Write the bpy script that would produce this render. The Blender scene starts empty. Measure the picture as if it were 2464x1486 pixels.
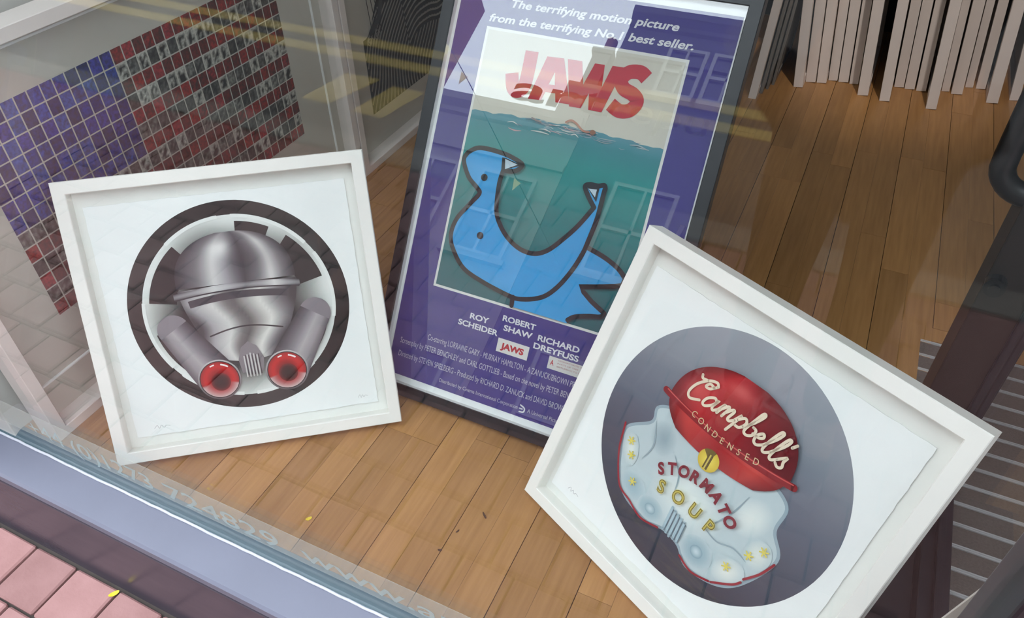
import bpy, bmesh, math, random
from mathutils import Matrix, Vector
random.seed(7)
R = math.radians
scene = bpy.context.scene
COL = scene.collection

# ------------------------------------------------------------------ camera
W_PX, H_PX, F_PX = 2464.0, 1486.0, 1822.81
YAW, PITCH, ROLL = -0.45463424, 0.72121471, -0.01744971
fwd = Vector((math.sin(YAW) * math.cos(PITCH), math.cos(YAW) * math.cos(PITCH), -math.sin(PITCH)))
r0 = Vector((math.cos(YAW), -math.sin(YAW), 0))
u0 = r0.cross(fwd)
rt = r0 * math.cos(ROLL) + u0 * math.sin(ROLL)
up = -r0 * math.sin(ROLL) + u0 * math.cos(ROLL)
cam_data = bpy.data.cameras.new('camera')
cam_data.sensor_fit = 'HORIZONTAL'
cam_data.sensor_width = 36.0
cam_data.lens = 36.0 * F_PX / W_PX
cam_data.clip_start = 0.02
cam = bpy.data.objects.new('camera', cam_data)
COL.objects.link(cam)
cam.matrix_world = Matrix(((rt.x, up.x, -fwd.x, 0), (rt.y, up.y, -fwd.y, 0), (rt.z, up.z, -fwd.z, 1.4), (0, 0, 0, 1)))
scene.camera = cam

# ------------------------------------------------------------------ sky, exposure
world = bpy.data.worlds.new('overcast_sky')
scene.world = world
world.use_nodes = True
bg = world.node_tree.nodes['Background']
bg.inputs['Color'].default_value = (0.85, 0.93, 1.0, 1)
bg.inputs['Strength'].default_value = 1.35
scene.view_settings.view_transform = 'Standard'
scene.view_settings.look = 'None'
scene.view_settings.gamma = 1.0
scene.view_settings.use_curve_mapping = False
scene.view_settings.exposure = 2.15
scene.cycles.transparent_max_bounces = 32
scene.cycles.max_bounces = 10

# ------------------------------------------------------------------ helpers
def lin(c):
    return tuple(((v / 255.0) / 12.92 if v / 255.0 <= 0.04045 else ((v / 255.0 + 0.055) / 1.055) ** 2.4) for v in c)

def mat(name, rgb, rough=0.6, metal=0.0, noise=0.0, nscale=40.0, bump=0.0, bscale=200.0, spec=0.5, rgb2=None, stretch=None, jitter=0.0):
    m = bpy.data.materials.new(name)
    m.use_nodes = True
    nt = m.node_tree
    b = nt.nodes['Principled BSDF']
    b.inputs['Roughness'].default_value = rough
    b.inputs['Metallic'].default_value = metal
    b.inputs['Specular IOR Level'].default_value = spec
    c = lin(rgb) + (1,)
    b.inputs['Base Color'].default_value = c
    geo = nt.nodes.new('ShaderNodeNewGeometry')
    mp = nt.nodes.new('ShaderNodeMapping')
    nt.links.new(geo.outputs['Position'], mp.inputs['Vector'])
    if stretch:
        mp.inputs['Scale'].default_value = stretch
    if noise > 0 or rgb2:
        n = nt.nodes.new('ShaderNodeTexNoise')
        n.inputs['Scale'].default_value = nscale
        n.inputs['Detail'].default_value = 5
        nt.links.new(mp.outputs['Vector'], n.inputs['Vector'])
        mx = nt.nodes.new('ShaderNodeMix')
        mx.data_type = 'RGBA'
        lo = lin(rgb2) if rgb2 else tuple(v * (1 - noise) for v in lin(rgb))
        mx.inputs['A'].default_value = tuple(lo) + (1,)
        mx.inputs['B'].default_value = c
        nt.links.new(n.outputs['Fac'], mx.inputs['Factor'])
        out = mx.outputs['Result']
        if jitter > 0:
            oi = nt.nodes.new('ShaderNodeObjectInfo')
            mr = nt.nodes.new('ShaderNodeMapRange')
            mr.inputs['To Min'].default_value = 1 - jitter
            mr.inputs['To Max'].default_value = 1 + jitter
            nt.links.new(oi.outputs['Random'], mr.inputs['Value'])
            hs = nt.nodes.new('ShaderNodeHueSaturation')
            nt.links.new(mr.outputs['Result'], hs.inputs['Value'])
            nt.links.new(out, hs.inputs['Color'])
            out = hs.outputs['Color']
            va = nt.nodes.new('ShaderNodeVectorMath')
            va.operation = 'SCALE'
            cx = nt.nodes.new('ShaderNodeCombineXYZ')
            nt.links.new(oi.outputs['Random'], cx.inputs['X'])
            nt.links.new(oi.outputs['Random'], cx.inputs['Y'])
            nt.links.new(cx.outputs['Vector'], va.inputs[0])
            va.inputs['Scale'].default_value = 37.0
            nt.links.new(va.outputs['Vector'], mp.inputs['Location'])
        nt.links.new(out, b.inputs['Base Color'])
    if bump > 0:
        n2 = nt.nodes.new('ShaderNodeTexNoise')
        n2.inputs['Scale'].default_value = bscale
        n2.inputs['Detail'].default_value = 4
        nt.links.new(mp.outputs['Vector'], n2.inputs['Vector'])
        bp = nt.nodes.new('ShaderNodeBump')
        bp.inputs['Strength'].default_value = bump
        bp.inputs['Distance'].default_value = 0.002
        nt.links.new(n2.outputs['Fac'], bp.inputs['Height'])
        nt.links.new(bp.outputs['Normal'], b.inputs['Normal'])
    return m

def glass_mat(name, tint, gain):
    """thin clear pane: see-through, with Fresnel mirror reflection"""
    m = bpy.data.materials.new(name)
    m.use_nodes = True
    nt = m.node_tree
    for n in list(nt.nodes):
        nt.nodes.remove(n)
    out = nt.nodes.new('ShaderNodeOutputMaterial')
    tr = nt.nodes.new('ShaderNodeBsdfTransparent')
    tr.inputs['Color'].default_value = tint + (1,)
    gl = nt.nodes.new('ShaderNodeBsdfGlossy')
    gl.inputs['Roughness'].default_value = 0.0
    geo = nt.nodes.new('ShaderNodeNewGeometry')
    dt = nt.nodes.new('ShaderNodeVectorMath'); dt.operation = 'DOT_PRODUCT'
    nt.links.new(geo.outputs['Normal'], dt.inputs[0]); nt.links.new(geo.outputs['Incoming'], dt.inputs[1])
    def mth(op, x, y):
        n = nt.nodes.new('ShaderNodeMath'); n.operation = op
        for k, q in enumerate((x, y)):
            if q is None: continue
            if isinstance(q, (int, float)): n.inputs[k].default_value = q
            else: nt.links.new(q, n.inputs[k])
        return n.outputs[0]
    c = mth('ABSOLUTE', dt.outputs['Value'], None)
    f5 = mth('POWER', mth('SUBTRACT', 1.0, c), 5.0)
    fac = mth('MINIMUM', mth('MULTIPLY', mth('ADD', mth('MULTIPLY', f5, 0.96), 0.04), gain), 1.0)
    mx = nt.nodes.new('ShaderNodeMixShader')
    nt.links.new(fac, mx.inputs['Fac'])
    nt.links.new(tr.outputs[0], mx.inputs[1])
    nt.links.new(gl.outputs[0], mx.inputs[2])
    nt.links.new(mx.outputs[0], out.inputs['Surface'])
    return m

def film_mat(name, rgb, alpha):
    m = bpy.data.materials.new(name)
    m.use_nodes = True
    nt = m.node_tree
    b = nt.nodes['Principled BSDF']
    b.inputs['Base Color'].default_value = lin(rgb) + (1,)
    b.inputs['Roughness'].default_value = 0.6
    b.inputs['Alpha'].default_value = alpha
    b.inputs['Transmission Weight'].default_value = 0.0
    return m

def print_mat(name, rough=0.55, noise=0.0, nscale=60.0):
    """ink on paper: the colour of every printed shape is stored with its outline"""
    m = bpy.data.materials.new(name)
    m.use_nodes = True
    nt = m.node_tree
    b = nt.nodes['Principled BSDF']
    b.inputs['Roughness'].default_value = rough
    b.inputs['Specular IOR Level'].default_value = 0.12
    at = nt.nodes.new('ShaderNodeAttribute')
    at.attribute_name = 'ink'
    out = at.outputs['Color']
    if noise > 0:
        n = nt.nodes.new('ShaderNodeTexNoise')
        n.inputs['Scale'].default_value = nscale
        n.inputs['Detail'].default_value = 3
        geo = nt.nodes.new('ShaderNodeNewGeometry')
        nt.links.new(geo.outputs['Position'], n.inputs['Vector'])
        mr = nt.nodes.new('ShaderNodeMapRange')
        mr.inputs['From Min'].default_value = 0.3
        mr.inputs['From Max'].default_value = 0.7
        mr.inputs['To Min'].default_value = 1 - noise
        mr.inputs['To Max'].default_value = 1 + noise
        nt.links.new(n.outputs['Fac'], mr.inputs['Value'])
        hs = nt.nodes.new('ShaderNodeHueSaturation')
        nt.links.new(mr.outputs['Result'], hs.inputs['Value'])
        nt.links.new(out, hs.inputs['Color'])
        out = hs.outputs['Color']
    nt.links.new(out, b.inputs['Base Color'])
    return m

def link(name, me, m=None, parent=None, loc=None, rot=None):
    o = bpy.data.objects.new(name, me)
    COL.objects.link(o)
    if m is not None and me is not None:
        if len(me.materials) == 0:
            me.materials.append(m)
    if parent is not None:
        o.parent = parent
    if loc is not None:
        o.location = loc
    if rot is not None:
        o.rotation_euler = rot
    return o

def tag(o, label, cat, group=None):
    o['label'] = label
    o['category'] = cat
    if group:
        o['group'] = group
    return o

def struct(o, label=None, cat=None):
    o['kind'] = 'structure'
    if label:
        o['label'] = label
    if cat:
        o['category'] = cat
    return o

def empty(name, loc=(0, 0, 0), rz=0.0):
    o = bpy.data.objects.new(name, None)
    o.empty_display_size = 0.05
    COL.objects.link(o)
    o.location = loc
    o.rotation_euler = (0, 0, rz)
    return o

class MB:
    def __init__(self):
        self.v = []
        self.f = []
    def box(self, x0, x1, y0, y1, z0, z1):
        n = len(self.v)
        self.v += [(x0, y0, z0), (x1, y0, z0), (x1, y1, z0), (x0, y1, z0), (x0, y0, z1), (x1, y0, z1), (x1, y1, z1), (x0, y1, z1)]
        self.f += [tuple(n + i for i in q) for q in ((3, 2, 1, 0), (4, 5, 6, 7), (0, 1, 5, 4), (1, 2, 6, 5), (2, 3, 7, 6), (3, 0, 4, 7))]
        return self
    def prism(self, prof, x0, x1):
        """profile in (y, z), extruded along x"""
        n = len(self.v); k = len(prof)
        self.v += [(x0, a, b) for a, b in prof] + [(x1, a, b) for a, b in prof]
        for i in range(k):
            j = (i + 1) % k
            self.f.append((n + i, n + j, n + k + j, n + k + i))
        self.f.append(tuple(n + i for i in reversed(range(k))))
        self.f.append(tuple(n + k + i for i in range(k)))
        return self
    def poly_plate(self, pts, z0, z1):
        n = len(self.v); k = len(pts)
        self.v += [(a, b, z0) for a, b in pts] + [(a, b, z1) for a, b in pts]
        self.f.append(tuple(n + i for i in reversed(range(k))))
        self.f.append(tuple(n + k + i for i in range(k)))
        for i in range(k):
            j = (i + 1) % k
            self.f.append((n + i, n + j, n + k + j, n + k + i))
        return self
    def tube(self, pts, r, seg=12, closed=False):
        pts = [Vector(q) for q in pts]
        n0 = len(self.v)
        prev = None
        for i, q in enumerate(pts):
            d = (pts[min(i + 1, len(pts) - 1)] - pts[max(i - 1, 0)]).normalized()
            if prev is None:
                a = Vector((0, 1, 0)) if abs(d.y) < 0.9 else Vector((1, 0, 0))
                n1 = d.cross(a).normalized()
            else:
                n1 = (prev - d * prev.dot(d)).normalized()
            prev = n1
            n2 = d.cross(n1)
            for k in range(seg):
                t = 2 * math.pi * k / seg
                self.v.append(tuple(q + n1 * (r * math.cos(t)) + n2 * (r * math.sin(t))))
        for i in range(len(pts) - 1):
            for k in range(seg):
                a = n0 + i * seg + k; b = n0 + i * seg + (k + 1) % seg
                self.f.append((a, b, b + seg, a + seg))
        self.f.append(tuple(n0 + k for k in reversed(range(seg))))
        self.f.append(tuple(n0 + (len(pts) - 1) * seg + k for k in range(seg)))
        return self
    def mesh(self, name, bevel=0.0, segs=2, smooth=False):
        me = bpy.data.meshes.new(name)
        me.from_pydata(self.v, [], self.f)
        bm = bmesh.new(); bm.from_mesh(me)
        bmesh.ops.recalc_face_normals(bm, faces=bm.faces)
        if bevel > 0:
            bmesh.ops.bevel(bm, geom=list(bm.edges), offset=bevel, segments=segs, affect='EDGES', profile=0.6)
        bm.to_mesh(me); bm.free()
        if smooth:
            for pl in me.polygons:
                pl.use_smooth = True
        return me
    def build(self, name, m, parent=None, bevel=0.0, smooth=False, segs=2):
        return link(name, self.mesh(name, bevel, segs, smooth), m, parent)

# ---- flat print: layered inked shapes, every shape lies a hair above the one before
def smooth_path(pts, n=8, closed=False):
    out = []
    k = len(pts)
    rng = range(k) if closed else range(k - 1)
    for i in rng:
        if closed:
            a, b, c, d = pts[(i - 1) % k], pts[i], pts[(i + 1) % k], pts[(i + 2) % k]
        else:
            a, b, c, d = pts[max(i - 1, 0)], pts[i], pts[i + 1], pts[min(i + 2, k - 1)]
        for s in range(n):
            t = s / n
            out.append(tuple(0.5 * (2 * b[j] + (c[j] - a[j]) * t + (2 * a[j] - 5 * b[j] + 4 * c[j] - d[j]) * t * t + (3 * b[j] - a[j] - 3 * c[j] + d[j]) * t ** 3) for j in (0, 1)))
    if not closed:
        out.append(tuple(pts[-1]))
    return out

_text_cache = {}
def text_tris(body, bold=0.0):
    key = (body, bold)
    if key in _text_cache:
        return _text_cache[key]
    cu = bpy.data.curves.new('lettering_curve', 'FONT')
    cu.body = body
    cu.offset = bold
    cu.resolution_u = 4
    o = bpy.data.objects.new('lettering_curve', cu)
    COL.objects.link(o)
    dg = bpy.context.evaluated_depsgraph_get()
    me = bpy.data.meshes.new_from_object(o.evaluated_get(dg))
    vs = [(v.co.x, v.co.y) for v in me.vertices]
    fs = [tuple(p.vertices) for p in me.polygons]
    bpy.data.objects.remove(o)
    bpy.data.curves.remove(cu)
    bpy.data.meshes.remove(me)
    _text_cache[key] = (vs, fs)
    return vs, fs

class Print:
    STEP = 0.00012
    def __init__(self, z=0.0):
        self.v = []; self.f = []; self.c = []; self.z = z
    def up(self, k=1):
        self.z += self.STEP * k
    def add(self, pts, faces, cols):
        n = len(self.v)
        self.v += [(a, b, self.z) for a, b in pts]
        self.c += cols
        self.f += [tuple(n + i for i in q) for q in faces]
    def poly(self, pts, rgb, rgb_fn=None):
        self.up()
        from mathutils.geometry import tessellate_polygon
        tris = tessellate_polygon([[Vector((a, b, 0)) for a, b in pts]])
        fs = []
        for t in tris:
            a, b, c = (pts[i] for i in t)
            s = (b[0] - a[0]) * (c[1] - a[1]) - (b[1] - a[1]) * (c[0] - a[0])
            fs.append(tuple(t) if s > 0 else tuple(reversed(t)))
        cols = [lin(rgb_fn(*q)) if rgb_fn else lin(rgb) for q in pts]
        self.add(pts, fs, cols)
    def rect(self, x0, x1, y0, y1, rgb):
        self.up()
        self.add([(x0, y0), (x1, y0), (x1, y1), (x0, y1)], [(0, 1, 2, 3)], [lin(rgb)] * 4)
    def grid(self, pos, col, nu, nv):
        """pos(u,v)->(x,y), col(u,v)->sRGB, u,v in 0..1"""
        self.up()
        pts = [pos(i / nu, j / nv) for j in range(nv + 1) for i in range(nu + 1)]
        cols = [lin(tuple(max(0, min(255, q)) for q in col(i / nu, j / nv))) for j in range(nv + 1) for i in range(nu + 1)]
        fs = []
        for j in range(nv):
            for i in range(nu):
                a = j * (nu + 1) + i
                fs.append((a, a + 1, a + nu + 2, a + nu + 1))
        x0, y0 = pts[fs[0][0]]
        tot = 0
        for q in fs:
            ps = [pts[i] for i in q]
            tot += sum(ps[i][0] * ps[(i + 1) % 4][1] - ps[(i + 1) % 4][0] * ps[i][1] for i in range(4))
        if tot < 0:
            fs = [tuple(reversed(q)) for q in fs]
        self.add(pts, fs, cols)
    def disc(self, cx, cy, rx, ry, col, rings=12, seg=48, r0=0.0, a0=0.0, a1=2 * math.pi):
        """col(t, ang) with t 0 centre .. 1 rim, or a plain colour"""
        fn = col if callable(col) else (lambda t, a: col)
        self.grid(lambda u, v: (cx + rx * (r0 + (1 - r0) * v) * math.cos(a0 + (a1 - a0) * u), cy + ry * (r0 + (1 - r0) * v) * math.sin(a0 + (a1 - a0) * u)),
                  lambda u, v: fn(v, a0 + (a1 - a0) * u), seg, rings)
    def stroke(self, pts, w, rgb, cap=True, taper=False):
        self.up()
        L = []; Rr = []
        k = len(pts)
        for i, q in enumerate(pts):
            a = pts[max(i - 1, 0)]; b = pts[min(i + 1, k - 1)]
            dx, dy = b[0] - a[0], b[1] - a[1]
            d = math.hypot(dx, dy) or 1e-9
            nx, ny = -dy / d, dx / d
            ww = w / 2 * (1 if not taper else (0.25 + 0.75 * math.sin(math.pi * i / (k - 1))))
            L.append((q[0] + nx * ww, q[1] + ny * ww)); Rr.append((q[0] - nx * ww, q[1] - ny * ww))
        vs = L + Rr
        fs = [(k + i, k + i + 1, i + 1, i) for i in range(k - 1)]
        self.add(vs, fs, [lin(rgb)] * len(vs))
        if cap and not taper:
            for q in (pts[0], pts[-1]):
                self.add([(q[0] + w / 2 * math.cos(t * math.pi / 6), q[1] + w / 2 * math.sin(t * math.pi / 6)) for t in range(12)], [tuple(range(12))], [lin(rgb)] * 12)
    def text(self, body, x, y, h, rgb, width=None, bold=0.0, shear=0.0, slope=0.0):
        """left-bottom at x,y; h = cap height; width = total width"""
        vs, fs = text_tris(body, bold)
        if not vs:
            return
        self.up()
        caph = 0.73
        x0 = min(v[0] for v in vs); x1 = max(v[0] for v in vs)
        s = h / caph
        sx = s if width is None else width / (x1 - x0)
        pts = []
        for a, b in vs:
            px = x + (a - x0) * sx + b * s * shear
            pts.append((px, y + b * s + (px - x) * slope))
        self.add(pts, fs, [lin(rgb)] * len(pts))
    def arc_text(self, body, path, h, rgb, bold=0.0, sx=1.0, shear=0.0, grow=None):
        """letters set one by one along a path"""
        d = [0.0]
        for a, b in zip(path, path[1:]):
            d.append(d[-1] + math.hypot(b[0] - a[0], b[1] - a[1]))
        n = len(body)
        for i, ch in enumerate(body):
            if ch == ' ':
                continue
            t = d[-1] * (i / (n - 1))
            j = max(k for k in range(len(d) - 1) if d[k] <= t + 1e-9)
            u = (t - d[j]) / max(d[j + 1] - d[j], 1e-9)
            px = path[j][0] + (path[j + 1][0] - path[j][0]) * u
            py = path[j][1] + (path[j + 1][1] - path[j][1]) * u
            ang = math.atan2(path[j + 1][1] - path[j][1], path[j + 1][0] - path[j][0])
            vs, fs = text_tris(ch, bold)
            s = h / 0.73 * (grow(i / (n - 1)) if grow else 1)
            w = (max(v[0] for v in vs) + min(v[0] for v in vs)) / 2
            pts = []
            for a, b in vs:
                lx, ly = (a - w) * s * sx + b * s * shear, b * s
                pts.append((px + lx * math.cos(ang) - ly * math.sin(ang), py + lx * math.sin(ang) + ly * math.cos(ang)))
            self.up(0.05)
            self.add(pts, fs, [lin(rgb)] * len(pts))
        self.up()
    def build(self, name, m, parent):
        me = bpy.data.meshes.new(name)
        me.from_pydata(self.v, [], self.f)
        at = me.color_attributes.new('ink', 'FLOAT_COLOR', 'POINT')
        at.data.foreach_set('color', [x for c in self.c for x in (c[0], c[1], c[2], 1.0)])
        o = link(name, me, m, parent)
        return o

def mixc(a, b, t):
    t = max(0.0, min(1.0, t))
    return tuple(a[i] * (1 - t) + b[i] * t for i in range(3))
def ramp(stops, t):
    if t <= stops[0][0]:
        return stops[0][1]
    for (t0, c0), (t1, c1) in zip(stops, stops[1:]):
        if t <= t1:
            return mixc(c0, c1, (t - t0) / (t1 - t0))
    return stops[-1][1]

# ------------------------------------------------------------------ materials
M = {}
M['wood'] = mat('oak_floor', (186, 140, 88), 0.42, rgb2=(140, 97, 54), nscale=9.0, stretch=(9.0, 0.55, 1.0), jitter=0.15, bump=0.08, bscale=60, spec=0.35)
M['gap'] = mat('dark_joint', (28, 18, 12), 0.9, noise=0.3)
M['white_paint'] = mat('white_painted_wood', (238, 236, 230), 0.45, noise=0.04, nscale=30, bump=0.03, bscale=120)
M['offwhite_edge'] = mat('offwhite_frame_wood', (232, 222, 216), 0.6, noise=0.06, nscale=25)
M['grey_edge'] = mat('grey_metal_frame', (150, 148, 146), 0.4, noise=0.1, nscale=25, metal=0.4)
M['mount'] = mat('white_mount_board', (234, 233, 228), 0.85, noise=0.03, nscale=50)
M['paper'] = mat('cotton_paper', (243, 244, 243), 0.9, noise=0.03, nscale=70, bump=0.05, bscale=400)
M['grey_mount'] = mat('pale_mount_board', (196, 190, 180), 0.85, noise=0.04, nscale=50)
M['black_wood'] = mat('black_stained_wood', (22, 24, 30), 0.4, noise=0.3, nscale=30)
M['ink'] = print_mat('printed_ink')
M['ink_grain'] = print_mat('printed_photo_ink', 0.6, 0.55, 130.0)
M['pic_glass'] = glass_mat('low_reflection_picture_glass', (0.98, 0.99, 0.985), 0.9)
M['poster_glass'] = glass_mat('poster_glass', (0.98, 0.99, 0.985), 3.2)
M['win_glass'] = glass_mat('window_glass', (0.985, 0.995, 0.99), 0.7)
M['wall'] = mat('white_wall_paint', (214, 210, 204), 0.8, noise=0.04, nscale=8, bump=0.05, bscale=90)
M['dark_wall'] = mat('dark_teal_wall', (20, 30, 36), 0.7, noise=0.3, nscale=6)
M['ceiling'] = mat('white_ceiling_paint', (225, 224, 220), 0.85, noise=0.03, nscale=8)
M['sill'] = mat('grey_sill_paint', (116, 118, 134), 0.45, noise=0.12, nscale=9, bump=0.08, bscale=60)
M['riser'] = mat('plum_grey_gloss_paint', (78, 68, 76), 0.22, rgb2=(58, 54, 62), nscale=6, stretch=(0.8, 5, 5), bump=0.04, bscale=40)
M['channel'] = mat('blue_grey_channel_paint', (72, 96, 106), 0.5, noise=0.1, nscale=10)
M['bead'] = mat('pale_sealant', (196, 196, 206), 0.5, noise=0.2, nscale=60)
M['brick'] = mat('pink_paver', (172, 130, 128), 0.8, rgb2=(138, 98, 95), nscale=14, jitter=0.10, bump=0.5, bscale=120)
M['mortar'] = mat('grey_mortar', (70, 62, 58), 0.95, noise=0.4, nscale=60)
M['asphalt'] = mat('grey_asphalt', (104, 104, 106), 0.9, noise=0.3, nscale=60, bump=0.3)
M['kerbstone'] = mat('kerb_stone', (150, 146, 140), 0.85, noise=0.2, nscale=20)
M['yellow_paint'] = mat('yellow_road_paint', (232, 206, 130), 0.8, noise=0.25, nscale=25)
M['door_paint'] = mat('dark_navy_door_paint', (20, 26, 36), 0.35, noise=0.2, nscale=8)
M['door_brown'] = mat('dark_brown_door_paint', (32, 24, 20), 0.5, noise=0.2, nscale=10)
M['post'] = mat('dark_plum_post_paint', (24, 20, 28), 0.45, noise=0.2, nscale=8)
M['black_metal'] = mat('black_powder_coat', (10, 11, 13), 0.4, noise=0.2, nscale=20)
M['mat_fibre'] = mat('grey_brown_mat_fibre', (122, 112, 104), 0.95, rgb2=(80, 74, 70), nscale=220, bump=0.8, bscale=500)
M['alu'] = mat('aluminium_strip', (226, 226, 228), 0.35, metal=0.35, noise=0.1, nscale=50)
M['stucco'] = mat('cream_stucco', (128, 124, 118), 0.85, noise=0.1, nscale=4)
M['slate'] = mat('slate_roof', (58, 60, 68), 0.7, noise=0.2, nscale=6)
M['red_brick'] = mat('red_brick_wall', (128, 80, 66), 0.85, noise=0.3, nscale=12)
M['win_frame'] = mat('white_window_frame', (128, 128, 126), 0.5, noise=0.04)
M['dark_pane'] = mat('dark_window_pane', (36, 42, 50), 0.08, noise=0.1, nscale=2)
M['facade'] = mat('shop_front_paint', (52, 56, 64), 0.5, noise=0.1, nscale=5)
M['vinyl_white'] = mat('white_vinyl', (228, 232, 230), 0.6, noise=0.03)
M['vinyl_frost'] = film_mat('frosted_film', (200, 206, 200), 0.20)
M['vinyl_letter'] = film_mat('pale_vinyl_letter', (176, 198, 200), 0.55)
M['petal'] = mat('yellow_petal', (236, 206, 40), 0.6, noise=0.15, nscale=200)
M['debris'] = mat('brown_leaf_scrap', (74, 48, 26), 0.8, noise=0.3, nscale=200)
M['jacket'] = mat('dark_navy_jacket', (24, 26, 34), 0.85, noise=0.2)
M['trousers'] = mat('dark_denim', (32, 36, 48), 0.85, noise=0.2)
M['skin'] = mat('skin', (196, 150, 126), 0.6, noise=0.05)
M['hair'] = mat('dark_hair', (40, 30, 24), 0.7, noise=0.3)
M['card'] = mat('pale_grey_card', (196, 190, 180), 0.6, noise=0.05)
M['lamp_white'] = mat('lamp_housing', (220, 220, 216), 0.5, noise=0.02)
def emit_mat(name, rgb, s):
    m = bpy.data.materials.new(name); m.use_nodes = True
    b = m.node_tree.nodes['Principled BSDF']
    b.inputs['Base Color'].default_value = rgb + (1,)
    b.inputs['Emission Color'].default_value = rgb + (1,)
    b.inputs['Emission Strength'].default_value = s
    return m
M['lamp_glow'] = emit_mat('lamp_diffuser', (1.0, 0.88, 0.74), 0.7)

# ------------------------------------------------------------------ geometry constants
GY = 0.53            # window glass plane
PAVE = -0.18         # pavement level
ROAD = -0.235
XL, XR = -1.585, 2.2  # side walls
YB = 3.95            # back wall
CEIL = 3.1
POST_X0, POST_X1 = 0.267, 0.44

# ------------------------------------------------------------------ room shell
fl = MB().box(XL, XR, 0.557, YB, -0.06, -0.012).build('floor', M['gap'])
struct(fl, 'warm oak strip floor of the shop', 'floor')
# boards run into the shop; every strip is a part
seams = [-0.647, -0.510, -0.365, -0.2225, -0.080, 0.065, 0.2125, 0.365, 0.513]
while seams[0] > XL + 0.03:
    seams.insert(0, seams[0] - 0.144)
seams[0] = max(seams[0], XL)
while seams[-1] < XR - 0.15:
    seams.append(seams[-1] + 0.148)
edges = []
for a, b in zip(seams, seams[1:]):
    mid = (a + b) / 2
    edges.append((a + 0.0009, mid - 0.0002)); edges.append((mid + 0.0002, b - 0.0009))
unit = MB().box(-0.5, 0.5, -0.5, 0.5, -0.5, 0.5).mesh('plank')
unit.materials.append(M['wood'])
MATX0, MATY1 = 0.335, 1.774
for k, (a, b) in enumerate(edges):
    cuts = [0.557]
    y = 0.557 + random.uniform(0.30, 1.05)
    fixed = {0.923: (-0.79, -0.64), 2.432: (-0.31, -0.08), 0.725: (-0.225, -0.15)}
    while y < YB - 0.15:
        cuts.append(y)
        y += random.uniform(0.70, 1.30) if a < 0.9 else random.uniform(0.9, 1.6)
    for fy, (fa, fb) in fixed.items():
        if fa < (a + b) / 2 < fb:
            cuts = [0.557] + [c for c in cuts[1:] if abs(c - fy) > 0.22] + [fy]
    cuts = sorted(cuts) + [YB]
    for y0, y1 in zip(cuts, cuts[1:]):
        segs = [(y0, y1)]
        if (a + b) / 2 > MATX0:      # leave the mat well open
            segs = [(max(y0, 1.832), y1)] if y1 > 1.9 else []
        for s0, s1 in segs:
            if s1 - s0 < 0.03:
                continue
            o = link('plank', unit, None, fl)
            o.scale = (b - a, s1 - s0 - 0.0008, 0.012)
            o.location = ((a + b) / 2, (s0 + s1) / 2, -0.006 + random.uniform(-0.0002, 0.0))
# mitred border board round the mat
o = MB().poly_plate([(MATX0 - 0.055, 1.8305), (MATX0 + 0.002, MATY1 + 0.003), (1.45, MATY1 + 0.003), (1.45, 1.8305)], -0.012, -0.0002).build('border_board', M['wood'], fl)

wl = MB().box(XL - 0.1, XL, GY, YB, -0.06, CEIL).build('wall_left', M['wall']); struct(wl)
wb = MB().box(XL - 0.1, XR + 0.1, YB, YB + 0.1, -0.06, CEIL).build('wall_back', M['dark_wall']); struct(wb)
wr = MB().box(XR, XR + 0.1, GY, YB, -0.06, CEIL).build('wall_right', M['wall']); struct(wr)
ce = MB().box(XL - 0.1, XR + 0.1, 0.45, YB + 0.1, CEIL, CEIL + 0.1).build('ceiling', M['ceiling']); struct(ce)
sf = MB()
sf.box(-4.0, XL - 0.1, 0.42, 0.62, PAVE, 7.0)
sf.box(XL - 0.1, 2.3, 0.42, 0.62, 2.90, 7.0)
sf.box(1.45, 4.0, 0.42, 0.62, PAVE, 7.0)
so = sf.build('wall_front', M['facade']); struct(so)

# window surround: sill, riser, channel, glass
sl = MB().prism([(0.447, -0.052), (0.440, -0.046), (0.440, -0.024), (0.446, -0.018), (0.524, -0.012), (0.524, -0.052)], XL - 0.1, POST_X1).build('trim_1', M['sill']); struct(sl)
rs = MB().prism([(0.393, PAVE - 0.03), (0.438, -0.05), (0.50, -0.05), (0.50, PAVE - 0.03)], XL - 0.1, POST_X1).build('wall_riser', M['riser']); struct(rs)
bdm = MB()
xs = [XL - 0.1 + i * 0.02 for i in range(98)]
bd = MB().tube([(x, 0.5235 + random.uniform(-.0007, .0007), -0.009 + random.uniform(-.0008, .0008)) for x in xs], 0.0032, 8).build('trim_2', M['bead'], None, smooth=True); struct(bd)
ch = MB().prism([(0.524, -0.05), (0.524, -0.010), (0.545, -0.001), (0.557, 0.0), (0.557, -0.05)], XL - 0.1, POST_X0 + 0.02).build('trim_3', M['channel']); struct(ch)
win = MB().box(XL - 0.1, POST_X0 + 0.01, GY - 0.003, GY + 0.003, -0.008, 2.90).build('window_1', M['win_glass']); struct(win, 'large clear shop window pane', 'window')

# writing on the window
def flat_text(pr, name, m, parent, y):
    """print built in (x, z) and stood up on the glass, facing the street"""
    me = bpy.data.meshes.new(name)
    me.from_pydata([(a, y - c, b) for a, b, c in pr.v], [], pr.f)
    return link(name, me, m, parent)
film = MB().box(-1.62, POST_X0 - 0.02, GY - 0.0045, GY - 0.0036, 0.058, 0.150).build('frosted_band', M['vinyl_frost'], win)
tx = Print(0.0)
tx.text('+44', -1.47, 0.070, 0.052, (255, 255, 255), width=0.105)
tx.text('(0)1273', -1.336, 0.070, 0.052, (255, 255, 255), width=0.235, bold=0.008)
tx.text('724829', -1.062, 0.070, 0.052, (255, 255, 255), width=0.292, bold=0.008)
tx.text('www.ar', -0.715, 0.078, 0.050, (255, 255, 255), width=0.345, bold=0.008)
flat_text(tx, 'phone_lettering', M['vinyl_letter'], win, GY - 0.0048)
tx = Print(0.0)
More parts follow.
